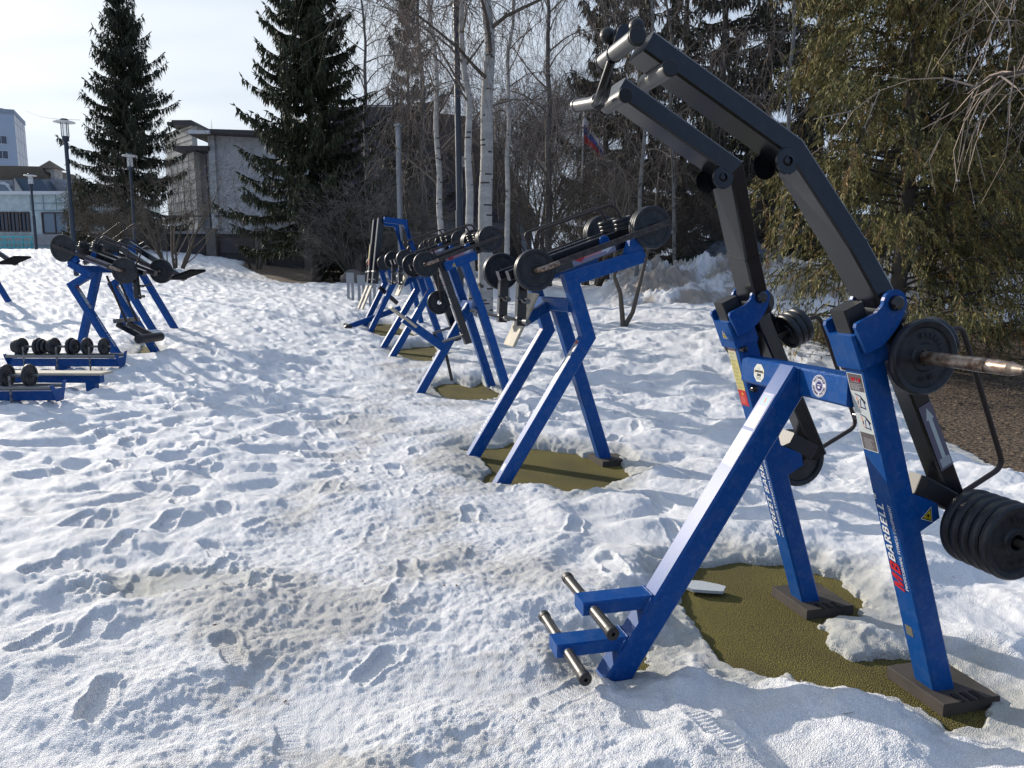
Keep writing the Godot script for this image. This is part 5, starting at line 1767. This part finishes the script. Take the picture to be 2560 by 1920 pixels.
func terrain() -> void:
	var zp := func(ox, oy, k, arr):
		var out := []
		for p in arr: out.append(Vector2(ox + p[0] * k, oy + p[1] * k))
		return out
	add_hole(zp.call(1700, 1380, 0.3888, [[20, 150], [90, 118], [190, 100], [370, 65], [520, 80], [660, 90], [860, 140], [1060, 190], [1060, 240], [1130, 300], [1235, 385], [1150, 400], [1175, 440], [920, 460], [950, 540], [950, 600], [1020, 650], [1110, 705], [1240, 710], [1330, 690], [1480, 685], [1560, 715], [1760, 760], [1990, 950], [1985, 1050], [1945, 1140], [1780, 1175], [1710, 1170], [1650, 1080], [1400, 975], [1200, 950], [1000, 910], [880, 870], [700, 825], [530, 830], [280, 740], [230, 660], [120, 570], [110, 500], [0, 350], [-20, 230]]), 0.0, 0.025, 0.28)
	add_hole([Vector2(1525, 1672), Vector2(1560, 1655), Vector2(1600, 1632), Vector2(1630, 1628), Vector2(1606, 1652), Vector2(1612, 1680), Vector2(1560, 1690)], 0.0, 0.012, 0.30)
	add_hole(zp.call(1100, 780, 0.2894, [[150, 1185], [300, 1188], [540, 1172], [610, 1130], [760, 1180], [960, 1205], [1200, 1230], [1240, 1262], [1330, 1250], [1480, 1280], [1610, 1370], [1640, 1440], [1560, 1490], [1490, 1500], [1400, 1560], [1100, 1590], [960, 1540], [740, 1520], [560, 1515], [400, 1510], [330, 1470], [440, 1390], [330, 1270], [240, 1230]]), 0.0, 0.03, 0.25)
	add_hole(zp.call(1000, 760, 0.25217, [[320, 850], [400, 830], [560, 822], [700, 850], [800, 820], [900, 860], [1010, 890], [960, 945], [850, 960], [600, 965], [450, 945], [380, 900]]), 0.03, 0.04, 0.3)
	add_hole([Vector2(977, 890), Vector2(1000, 885), Vector2(1035, 882), Vector2(1083, 880), Vector2(1092, 886), Vector2(1081, 906), Vector2(1046, 905), Vector2(1012, 901)], 0.2, 0.04, 0.3)
	add_hole(zp.call(850, 700, 0.2311, [[310, 590], [450, 575], [600, 578], [700, 605], [850, 635], [760, 660], [650, 665], [520, 660], [400, 632]]), 0.33, 0.04, 0.3)
	add_hole([Vector2(345, 897), Vector2(358, 878), Vector2(392, 886), Vector2(385, 894)], 0.3, 0.03, 0.4)
	# bare soil under the thuja, under the spruce and along the snow bank
	add_hole([Vector2(1930, 912), Vector2(2020, 900), Vector2(2300, 962), Vector2(2350, 1050), Vector2(2480, 1108), Vector2(2570, 1140), Vector2(2900, 1130), Vector2(2900, 950), Vector2(2600, 890), Vector2(2430, 872), Vector2(2200, 868), Vector2(2000, 880)], 0.18, 0.02, 0.5)
	add_hole([Vector2(605, 716), Vector2(660, 708), Vector2(720, 705), Vector2(860, 707), Vector2(905, 716), Vector2(880, 724), Vector2(760, 724), Vector2(680, 721)], 1.1, 0.05, 1.2)
	rng.seed = 77
	# walks: left and right foot in turn
	for k in 26:
		var p := Vector2(rr(-2.6, 0.9), rr(1.8, 6.0))
		if k > 16: p = Vector2(rr(-5.5, 2.5), rr(4.0, 10.0))
		var ang := PI / 2 + 0.12 + rng.randfn() * 0.38 + (PI if rng.randf() < 0.5 else 0.0)
		for n in rng.randi_range(4, 9):
			var d := Vector2(cos(ang), sin(ang))
			var o := p + Vector2(-d.y, d.x) * (0.09 if n % 2 else -0.09)
			add_foot(o.x, o.y, ang + (0.12 if n % 2 else -0.12), rr(0.008, 0.024), rr(0.92, 1.08))
			p += d * rr(0.55, 0.72)
			ang += rng.randfn() * 0.08
	var white := Color(0.85, 0.86, 0.885)
	var dirty := Color(0.50, 0.485, 0.46)
	var icy := Color(0.42, 0.42, 0.385)
	# snow: finest where the photograph is nearest
	var rows := 540
	var cols := 1080
	var th := []
	for i in 480: th.append(EYE / tan(deg_to_rad(lerpf(37.0, 2.2, i / 479.0))))
	for i in 60: th.append(39.1 * pow(5.5, (i + 1) / 60.0))
	var snow := grid_mesh(rows, cols, func(i: int, j: int):
		var a := deg_to_rad(lerpf(-52.0, 50.0, j / float(cols - 1)))
		var r: float = th[i] / lerpf(1.0, maxf(cos(a), 0.5), 0.75)
		var x := sin(a) * r
		var f := cos(a) * r
		var s := snow_at(x, f)
		var c: Color = white.lerp(dirty, s[1] * 0.75).lerp(icy, s[2])
		return [Vector3(x, s[0], -f), c])
	struct("snow_ground", snow, M.snow)
	# what lies beneath: soil everywhere, the rubber paving of the exercise yard on top of it
	var soil := grid_mesh(120, 120, func(i: int, j: int):
		var x := lerpf(-60.0, 60.0, j / 119.0)
		var f := lerpf(-3.0, 110.0, i / 119.0)
		return [Vector3(x, gh(x, f) - 0.012 - (0.05 if x < 2.9 and f < 18.0 else 0.0), -f), Color(1, 1, 1)])
	struct("soil_ground", soil, M.soil)
	var turf := grid_mesh(76, 64, func(i: int, j: int):
		var x := lerpf(-12.0, 3.1, j / 63.0)
		var f := lerpf(0.5, 18.5, i / 75.0)
		var k := 0.85 + 0.55 * n_dirt.get_noise_2d(x * 2.5, f * 2.5)
		return [Vector3(x, gh(x, f), -f), Color(k, k, k)])
	struct("rubber_paving", turf, M.turf)
	# ploughed snow bank in front of the spruces
	var nb := noise(71, 0.6, 3)
	var nl := noise(72, 2.6, 4)
	var nd := noise(73, 0.8, 4)
	var bank := grid_mesh(150, 420, func(i: int, j: int):
		var v := i / 149.0
		var x := lerpf(1.5, 18.0, j / 419.0)
		var f0 := 16.5 + 0.10 * (x - 3.0) + 0.5 * nb.get_noise_2d(x * 0.8, 3.0)
		if x > 7.5: f0 -= 1.2 * smoothstep(7.5, 12.0, x)
		var f := f0 + v * 5.6
		var prof := pow(sin(PI * clampf(v, 0, 1)), 0.8)
		var ends := smoothstep(1.5, 3.4, x)
		var h := prof * ends * (0.78 + 0.40 * nb.get_noise_2d(x, f)) + prof * ends * 0.10 * nl.get_noise_2d(x * 4.0, f * 4.0) + prof * ends * (0.22 * nl.get_noise_2d(x, f) + 0.20 * absf(nl.get_noise_2d(x * 2.2, f * 2.2)))
		var dt := smoothstep(-0.3, 0.3, nd.get_noise_2d(x, f) + 0.16 + 0.35 * nl.get_noise_2d(x * 2.0, f * 2.0)) * smoothstep(1.8, 3.0, x)
		return [Vector3(x, gh(x, f) - 0.05 + h, -f), white.lerp(Color(0.36, 0.30, 0.24), dt * 0.85)])
	struct("snow_bank", bank, M.snow)

func _ready() -> void:
	var cam := Camera3D.new()
	cam.name = "camera"
	cam.position = Vector3(0, EYE, 0)
	cam.rotation = Vector3(-PIT, 0, 0)
	cam.fov = rad_to_deg(2.0 * atan(960.0 / FPX))
	cam.near = 0.05
	cam.far = 600.0
	add_child(cam)
	cam.current = true
	var env := Environment.new()
	env.background_mode = Environment.BG_SKY
	env.sky = Sky.new()
	env.sky.sky_material = sky_material()
	env.background_energy_multiplier = 1.0
	env.tonemap_mode = Environment.TONE_MAPPER_LINEAR
	env.tonemap_exposure = 1.02
	env.sdfgi_enabled = true
	env.ssao_enabled = true
	env.ssil_enabled = true
	var we := WorldEnvironment.new()
	we.name = "environment"
	we.environment = env
	add_child(we)
	var sun := DirectionalLight3D.new()
	sun.name = "sun"
	sun.light_energy = 1.6
	sun.light_color = Color(1.0, 0.96, 0.90)
	sun.light_angular_distance = 0.6
	sun.shadow_enabled = true
	add_child(sun)
	sun.look_at_from_position(Vector3.ZERO, -SUN, Vector3.UP)

	make_materials()
	make_prints()
	terrain()
	print("terrain ", Time.get_ticks_msec())
	buildings()

	# exercise machines
	pull_machine(Vector3(1.4114, 0, -2.8697), PI + 0.242)
	press_machine(Vector3(-0.28, 0.0, -5.75), PI + 0.30, "blue press machine with red and white arrow on its rail beside the large olive patch")
	row_machine(Vector3(-0.15, 0.03, -9.62), PI + 0.33)
	var m4 := press_machine(Vector3(-2.15, 0.24, -12.35), PI + 0.38, "blue press machine with long cream board on its leg beyond the rowing machine", Vector2.ZERO, true, 1)
	tower_machine(Vector3(-2.95, 0.37, -15.2), PI + 0.40)
	press_machine(Vector3(-5.5, 0.33, -11.2), -0.15, "blue leg machine with black foot roller beside the dumbbell racks", Vector2(0.42, -0.28), false, 1, true)
	sled_machine(pxd(425, 838, 13.6) * Vector3(1, 0, 1) + Vector3(0, gh(-6.2, 13.6), 0), -0.2, "blue sled machine with long black tilted rails ending in a foot board")
	sled_machine(pxd(8, 770, 17.0) * Vector3(1, 0, 1) + Vector3(0, gh(-11.5, 17.0) - 0.05, 0), -0.2, "blue sled machine standing far off before the turquoise playground fence")
	# dumbbell racks, bench, dumbbells
	var r1 := Vector3(-5.88, 0.0, -9.9)
	dumbbell_rack(r1, -0.03, "low blue rack carrying three dumbbells behind the cream bench", 1.48)
	var dl := ["dumbbell with three rubber discs on each end", "dumbbell with two rubber discs on each end", "dumbbell with one rubber disc on each end"]
	var ds := [[0.118, 0.105, 0.085], [0.118, 0.10], [0.118]]
	for k in 3: dumbbell(r1 + Vector3(-0.46 + k * 0.43, 0.608, 0.01), -0.05, dl[k] + " on the rack behind the bench", ds[k], true)
	bench(Vector3(-5.15, 0.02, -8.6), -0.04)
	var r2 := Vector3(-5.44, -0.10, -7.7)
	dumbbell_rack(r2, 0.03, "low blue rack carrying single disc dumbbells in front of the cream bench", 1.5)
	dumbbell(r2 + Vector3(0.36, 0.608, 0.01), 0.03, "dumbbell with thin discs alone near the end of the front rack", [0.12], true)
	dumbbell(r2 + Vector3(-0.10, 0.608, 0.02), 0.03, "dumbbell with thin discs at the middle of the front rack", [0.12], false)
	details()
	trees()
	print("done ", Time.get_ticks_msec())

func details() -> void:
	# lamps, poles, flag
	lamp_post(gcol(192, 24.0), pxd(163, 292, 24.0).y - gcol(192, 24.0).y, "tall dark park lamp with boxed lantern in front of the ragged lone spruce", true)
	lamp_post(gcol(345, 32.0), pxd(339, 380, 32.0).y - gcol(345, 32.0).y, "dark park lamp with white disc hood among the bare bushes", false)
	lamp_post(gcol(98, 40.0), pxd(84, 431, 40.0).y - gcol(98, 40.0).y, "dark park lamp with white disc hood before the turquoise building", false)
	lamp_post(gcol(1160, 36.0), pxd(1160, 385, 36.0).y - gcol(1160, 36.0).y, "dark park lamp with white disc hood behind the birches", false)
	var p := thing("tall_lamp_pole", "tall plain dark blue steel pole rising beside the birch trunks", "pole", gcol(1150, 18.0))
	var s := Soup.new()
	s.tube([Vector3(0, -0.2, 0), Vector3(0, 2.4, 0)], 0.088, 16)
	put(p, "lower_pole", s, M.lamp_metal)
	s = Soup.new()
	s.tube([Vector3(0, 2.4, 0), Vector3(-0.04, 8.6, 0)], 0.070, 16)
	put(p, "upper_pole", s, M.lamp_metal)
	s = Soup.new()
	s.box(Vector3(0.05, 8.6, 0.1), Vector3(0.25, 0.12, 0.7), 0.03)
	put(p, "lantern", s, M.lamp_metal)
	var fp := thing("flagpole", "thin white flagpole with drooping white blue and red flag", "flagpole", gcol(1448, 30.0))
	var y1 := pxd(1457, 300, 30.0).y - fp.position.y
	s = Soup.new()
	s.tube([Vector3(0, -0.2, 0), Vector3(0.10, y1 + 0.3, 0)], 0.032, 10)
	put(fp, "pole", s, M.white_metal)
	s = Soup.new()
	# cloth hanging in folds, in three horizontal stripes
	for band in 3:
		s.col = [Color(0.55, 0.56, 0.60), Color(0.03, 0.06, 0.26), Color(0.42, 0.02, 0.03)][band]
		for i in 12:
			for j in 4:
				var q := []
				for e in [[0, 0], [1, 0], [1, 1], [0, 1]]:
					var u: float = (i + e[0]) / 12.0
					var v: float = (band + (j + e[1]) / 4.0) / 3.0
					var x := 0.10 + 0.78 * u
					var y := y1 + 0.15 - 0.98 * v * (1.0 - 0.55 * u) - 1.25 * pow(u, 1.15)
					q.append(Vector3(x, y, 0.09 * sin(u * 9.0 + v * 4.0)))
				s.quad(q[0], q[1], q[2], q[3])
	put(fp, "flag", s, vmat(0.85, {cull_mode = BaseMaterial3D.CULL_DISABLED}))
	# low grey double posts
	for k in 3:
		var at := px(878 + 27 * k, 783 + 2.0 * k, 0.62)
		var g := Vector3(at.x, gh(at.x, -at.z), at.z)
		var b := thing("low_grey_post", ["low grey double post standing apart beside the yard path", "low grey double post between two alike posts", "low grey double post beside the leg of the tower machine"][k], "post", g, 0.1, "low grey double posts")
		s = Soup.new()
		s.box(Vector3(0, 0.66, 0), Vector3(0.18, 0.26, 0.16), 0.012)
		put(b, "cap_block", s, M.grey_metal)
		for x in [-0.055, 0.055]:
			s = Soup.new()
			s.beam([Vector3(x, -0.1, 0), Vector3(x, 0.56, 0)], 0.065, 0.065, Vector3(0, 0, 1), 0.006)
			put(b, "leg", s, M.grey_metal)
	# stone by the spruce
	rng.seed = 5
	var st := thing("boulder", "small dark boulder lying in the snow by the grey posts", "stone", gcol(885, 27.0))
	s = Soup.new()
	var pts := []
	var nz := noise(81, 1.4, 2)
	for i in 9:
		var ring := []
		for j in 14:
			var d := Vector3(cos(TAU * j / 14) * sin(PI * (i + 0.01) / 8.02), cos(PI * (i + 0.01) / 8.02), sin(TAU * j / 14) * sin(PI * (i + 0.01) / 8.02))
			ring.append(d * Vector3(0.5, 0.32, 0.35) * (1.0 + 0.35 * nz.get_noise_3dv(d * 1.2)) + Vector3(0, 0.2, 0))
		pts.append(ring)
	for i in 8:
		for j in 14: s.quad_out(pts[i][j], pts[i][(j + 1) % 14], pts[i + 1][(j + 1) % 14], pts[i + 1][j], Vector3(0, 0.2, 0))
	put(st, "stone", s, M.wall_stone)
	# ice slab on the near olive patch
	var ic := px(1762, 1472, 0.02)
	var isl := thing("ice_slab", "flat white slab of ice lying on the olive patch by the front beam", "ice", ic, -0.35)
	s = Soup.new()
	s.slab(PackedVector2Array([Vector2(-0.085, -0.05), Vector2(-0.02, -0.062), Vector2(0.055, -0.05), Vector2(0.095, -0.035), Vector2(0.088, 0.03), Vector2(0.02, 0.045), Vector2(-0.05, 0.055), Vector2(-0.095, 0.03)]), Vector3(0, 0.006, 0), Vector3(1, 0, 0), Vector3(0, 0, 1), Vector3(0, 1, 0), 0.014)
	put(isl, "slab", s, M.ice)
	# dark car behind the snow bank
	var cp := gcol(1835, 24.0)
	var car := thing("parked_car", "dark green car half hidden behind the snow bank", "car", cp, 0.2)
	s = Soup.new()
	s.slab(PackedVector2Array([Vector2(-2.1, 0.35), Vector2(2.1, 0.35), Vector2(2.15, 0.75), Vector2(1.3, 0.95), Vector2(-1.75, 1.0), Vector2(-2.1, 0.8)]), Vector3.ZERO, Vector3(1, 0, 0), Vector3(0, 1, 0), Vector3(0, 0, 1), 1.7)
	put(car, "body", s, M.car_paint)
	s = Soup.new()
	s.slab(PackedVector2Array([Vector2(-1.6, 0.98), Vector2(1.0, 0.95), Vector2(0.4, 1.42), Vector2(-1.0, 1.45)]), Vector3.ZERO, Vector3(1, 0, 0), Vector3(0, 1, 0), Vector3(0, 0, 1), 1.5)
	put(car, "cabin", s, M.pane_dark)
	s = Soup.new()
	s.slab(PackedVector2Array([Vector2(-1.02, 1.44), Vector2(0.42, 1.41), Vector2(0.36, 1.47), Vector2(-0.95, 1.50)]), Vector3.ZERO, Vector3(1, 0, 0), Vector3(0, 1, 0), Vector3(0, 0, 1), 1.46)
	put(car, "roof", s, M.car_paint)
	for x in [-1.3, 1.3]:
		for z in [-0.8, 0.8]:
			s = Soup.new()
			s.lathe(Vector3(x, 0.32, z), Vector3(0, 0, signf(z)), [Vector2(0, 0.1), Vector2(0.2, 0.1), Vector2(0.32, 0.09), Vector2(0.33, -0.1)], 20)
			put(car, "wheel", s, M.black_soft)
	# thin cable from the tower to the spruce
	var cb := Soup.new()
	var a0 := pxd(66, 278, 148.0)
	var a1 := pxd(200, 300, 60.0)
	var path := []
	for i in 17:
		var t := i / 16.0
		path.append(a0.lerp(a1, t) - Vector3(0, 0.4 * sin(PI * t), 0))
	cb.tube(path, 0.014, 5, false)
	tag(put(self, "overhead_cable", cb, mat(Color(0.05, 0.05, 0.06), 1.0, 0.0, {metallic_specular = 0.0})), "thin overhead cable running from the apartment tower toward the ragged spruce", "cable")
	# debris on the snow: twigs and leaves
	rng.seed = 91
	var tw := Soup.new()
	for k in 90:
		var f := rr(2.2, 7.5)
		var x := rr(-2.2, 3.4)
		var h: float = snow_at(x, f)[0]
		if h < 0.0: h = 0.004
		var c := rr(0.02, 0.09)
		tw.col = Color(c * 1.3, c * 0.9, c * 0.6)
		var d := Vector3(rng.randfn(), 0.05, rng.randfn()).normalized()
		var q := Vector3(x, h + 0.006, -f)
		if k % 3: tw.tube([q, q + d * rr(0.01, 0.03), q + d * 0.035 + Vector3(0.004, 0.004, 0)], [0.0012, 0.001, 0.0006], 3)
		else: tw.kite(q, q + d * rr(0.012, 0.026), Vector3(-d.z, 0.3, d.x), 0.006)
	tag(put(self, "twig_litter", tw, vmat(0.9)), "tiny dark twigs and leaf scraps scattered over the near snow", "litter", "", "stuff")

func wood_chips() -> void:
	rng.seed = 95
	var tw := Soup.new()
	for k in 20000:
		var x := rr(2.9, 9.0)
		var f := rr(5.6, 11.5)
		var h: float = gh(x, f) - 0.010
		if snow_at(x, f)[0] > h: continue
		var c := rr(0.03, 0.26)
		tw.col = Color(c, c * 0.74, c * 0.48)
		var d := Vector3(rng.randfn(), rr(-0.2, 0.35), rng.randfn()).normalized()
		var q := Vector3(x, h + 0.004, -f)
		tw.kite(q, q + d * rr(0.02, 0.07), Vector3(-d.z, rr(-0.3, 0.3), d.x), rr(0.004, 0.012))
	tag(put(self, "wood_chip_litter", tw, vmat(0.95)), "brown wood chips and dead leaves on the bare soil under the thuja", "litter", "", "stuff")

func trees() -> void:
	wood_chips()
	var g1 := Color(0.014, 0.020, 0.010)
	var g2 := Color(0.045, 0.052, 0.022)
	var pA := spruce_parts(15.0, 4.0, 101, 0.25, g1, g2, 0.03, 1.4, 0.05, 0.7)
	tree_of(pA, "spruce_tree", "tall ragged dark spruce standing alone against the bright sky", gcol(345, 46.0), 0.4, Vector3.ONE, "spruces around the yard")
	var pB := spruce_parts(14.6, 3.2, 102, 0.24, g1, Color(0.055, 0.062, 0.024), 0.12, 1.0, 0.02)
	tree_of(pB, "spruce_tree", "dense dark spruce with bare grey trunk foot in front of the grey hall", gcol(790, 30.0), 1.3, Vector3.ONE, "spruces around the yard")
	# dark spruces at the back right, fewer boughs and more gaps
	var b1 := Color(0.018, 0.019, 0.012)
	var b2 := Color(0.080, 0.068, 0.044)
	var pC := spruce_parts(17.0, 3.4, 103, 0.74, b1, b2, 0.10, 1.5, 0.10, 0.6)
	var pD := spruce_parts(15.0, 3.0, 104, 0.72, b1, Color(0.050, 0.048, 0.026), 0.08, 1.5, 0.16, 0.6)
	var spots := [[1030, 42, 1, 0.2, 1.0], [1510, 36, 1, 2.0, 1.0], [1590, 30, 0, 0.7, 0.95], [1700, 34, 1, 1.9, 1.1], [1790, 28, 0, 2.9, 0.95], [1900, 33, 1, 0.3, 1.1], [2030, 27, 0, 4.1, 0.9], [2330, 24, 1, 5.2, 1.0], [2560, 22, 0, 3.3, 0.9]]
	var what := ["brownish spruce behind the dark blue pole", "dark spruce just behind the flagpole", "dark spruce behind the forked sapling", "dark spruce behind the snow bank and its dirty crest", "dark spruce above the parked car", "dark spruce next to the pale blue building", "dark spruce rising behind the thuja's flank", "dark spruce showing through the thuja branches", "dark spruce behind the hanging birch twigs"]
	for i in spots.size():
		var q = spots[i]
		tree_of(pC if q[2] == 0 else pD, "spruce_tree", what[i], gcol(q[0], q[1]), q[3], Vector3.ONE * q[4], "spruces around the yard")
	# birches
	birch(birch_parts(15.0, 0.19, Vector3(0.012, 0, 0), 201, 0.34, 20, 1.6, 24, true), "thick white birch trunk with a thin second stem beside the dark pole", gcol(1212, 17.0), 0.2)
	birch(birch_parts(12.5, 0.10, Vector3(-0.055, 0, 0.0), 202, 0.25, 18, 1.4, 24), "slender white birch leaning beside the dark pole", gcol(1112, 21.0), 1.0)
	birch(birch_parts(12.0, 0.085, Vector3(-0.03, 0, 0), 203, 0.3, 16, 1.3, 24), "thin curved white birch next to the thick double birch", gcol(1266, 21.0), 2.0)
	birch(birch_parts(15.5, 0.16, Vector3(0.0, 0, 0), 204, 0.28, 34, 0.9, 34, false, 0.0, TAU, 1.0, 1.0, 0.35), "broad bare birch with many upright limbs above the dark roof", gcol(925, 36.0), 0.5)
	birch(birch_parts(14.0, 0.15, Vector3(0.02, 0, 0), 205, 0.30, 24, 2.0, 26, false, 0.0, TAU, 1.4, 1.0, 0.25), "weeping birch with long hanging twigs before the dark roof", gcol(1060, 29.0), 1.4)
	birch(birch_parts(15.0, 0.15, Vector3(0.0, 0, 0), 206, 0.22, 24, 2.0, 26, false, 0.0, TAU, 1.4, 1.0, 0.25), "weeping birch with long hanging twigs nearest the flagpole", gcol(1370, 27.0), 2.4)
	birch(birch_parts(13.0, 0.07, Vector3(0.03, 0, 0), 207, 0.30, 22, 1.2, 30, false, 0.0, TAU, 1.0, 1.0, 0.5), "thin pale birch standing in the snow bank", gcol(1945, 19.5), 0.9)
	birch(birch_parts(12.0, 0.06, Vector3(0.05, 0, 0), 208, 0.20, 20, 1.0, 26, false, 0.0, TAU, 1.0, 1.0, 0.5), "thin pale birch stem at the low end of the snow bank", gcol(1585, 19.0), 0.4)
	birch(birch_parts(12.0, 0.055, Vector3(0.06, 0, 0), 209, 0.20, 20, 1.0, 26, false, 0.0, TAU, 1.0, 1.0, 0.5), "thin pale birch stem in front of the dark spruces", gcol(1690, 22.0), 3.4)
	birch(birch_parts(8.5, 0.13, Vector3(-0.02, 0, 0.0), 210, 0.34, 15, 1.2, 24, false, PI - 0.7, PI + 0.9, 1.5, 1.15), "birch with long brown twigs hanging in front of the thuja", Vector3(6.3, gh(6.3, 7.9), -7.9), 0.0)
	# forked sapling in the snow
	var sp := thing("forked_sapling", "young bare tree forked low in the snow before the snow bank", "tree", gcol(1562, 14.5))
	rng.seed = 301
	var s := Soup.new()
	s.col = Color(0.10, 0.085, 0.07)
	s.tube([Vector3(0, -0.1, 0), Vector3(-0.02, 0.18, 0), Vector3(-0.08, 0.75, 0), Vector3(-0.20, 1.05, 0), Vector3(-0.19, 1.6, 0), Vector3(-0.02, 2.6, 0)], [0.06, 0.05, 0.042, 0.036, 0.03, 0.014], 8)
	s.tube([Vector3(0.02, 0.12, 0), Vector3(0.16, 0.38, 0.02), Vector3(0.36, 1.25, 0), Vector3(0.52, 2.0, 0), Vector3(0.60, 3.0, 0)], [0.05, 0.042, 0.034, 0.026, 0.012], 8)
	put(sp, "trunk", s, vmat(0.9))
	var t2 := Soup.new()
	t2.col = Color(0.11, 0.095, 0.08)
	for k in 16:
		var b := Vector3(lerpf(-0.2, -0.02, k / 15.0), lerpf(1.2, 2.6, k / 15.0), 0) if k % 2 else Vector3(lerpf(0.4, 0.6, k / 15.0), lerpf(1.4, 3.0, k / 15.0), 0)
		grow(t2, b, (rand_dir() + Vector3(0, 0.7, 0)).normalized(), rr(0.6, 1.1), 0.010, 2, 0.7, 0.0, 3, 0.003)
	put(sp, "crown", t2, M.twig)
	# bushes
	shrub("bare_shrub", "large brown bare bush with fanned stems before the grey hall corner", gcol(440, 30.0), 5.4, 6, 401, 4, 3, 0.75, Color(0.13, 0.105, 0.08), 0.0, 0.45, "bare bushes")
	shrub("bare_shrub", "wide brown bare bush at the foot of the ragged lone spruce", gcol(330, 38.0), 3.4, 10, 402, 4, 4, 0.8, Color(0.11, 0.09, 0.065), 0.0, 0.7, "bare bushes")
	shrub("bare_shrub", "round grey bare bush beside the bare spruce trunk foot", gcol(905, 29.0), 5.0, 11, 403, 4, 4, 0.8, Color(0.17, 0.155, 0.13), 0.02, 0.8, "bare bushes")
	shrub("bare_shrub", "bare bush growing before the grey hall wall", gcol(640, 36.0), 4.0, 5, 404, 4, 3, 0.7, Color(0.12, 0.10, 0.08), 0.0, 0.5, "bare bushes")
	shrub("bare_shrub", "bare bush at the foot of the dark spruces behind the snow bank", gcol(1750, 25.0), 4.6, 10, 405, 4, 4, 0.8, Color(0.075, 0.062, 0.05), 0.0, 0.7, "bare bushes")
	shrub("bare_shrub", "bare bush under the flag between the spruces", gcol(1480, 27.0), 5.5, 10, 406, 4, 4, 0.75, Color(0.13, 0.11, 0.09), 0.0, 0.5, "bare bushes")
	shrub("bare_tree", "bare spreading tree behind the flagpole with sky between its twigs", gcol(1330, 38.0), 11.0, 7, 407, 4, 5, 0.6, Color(0.11, 0.09, 0.08), 0.0, 0.4)
	# thuja on the right and small conifers
	var th := thuja_parts(8.4, 2.1, 501, 70000, 0.100, 0.02, 0.42, Color(0.050, 0.055, 0.018), Color(0.22, 0.178, 0.050), Color(0.20, 0.12, 0.04))
	tree_of(th, "thuja_tree", "large olive brown thuja hung with drooping sprays behind the near machine", Vector3(5.35, gh(5.35, 10.6), -10.6), 0.0, Vector3.ONE, "thujas", "crown")
	var th2 := thuja_parts(6.8, 1.7, 502, 34000, 0.12, 0.02, 0.30, Color(0.022, 0.026, 0.008), Color(0.10, 0.085, 0.024), Color(0.11, 0.06, 0.02))
	tree_of(th2, "thuja_tree", "darker thuja standing behind the large olive thuja", Vector3(8.9, gh(8.9, 12.6), -12.6), 1.2, Vector3.ONE, "thujas", "crown")
	var cy := thuja_parts(2.3, 0.62, 503, 5000, 0.12, 0.02, 0.9, Color(0.016, 0.022, 0.008), Color(0.035, 0.042, 0.014), Color(0.03, 0.03, 0.01))
	tree_of(cy, "young_conifer", "small green conical conifer behind the spruce trunk", gcol(832, 31.0), 0.0, Vector3.ONE, "", "crown")
	var cy2 := thuja_parts(4.2, 0.95, 504, 6000, 0.16, 0.02, 0.9, Color(0.040, 0.036, 0.010), Color(0.085, 0.068, 0.020), Color(0.08, 0.05, 0.02))
	tree_of(cy2, "columnar_thuja", "rounded olive thuja beside the turquoise building", gcol(215, 44.0), 0.0, Vector3.ONE, "", "crown")
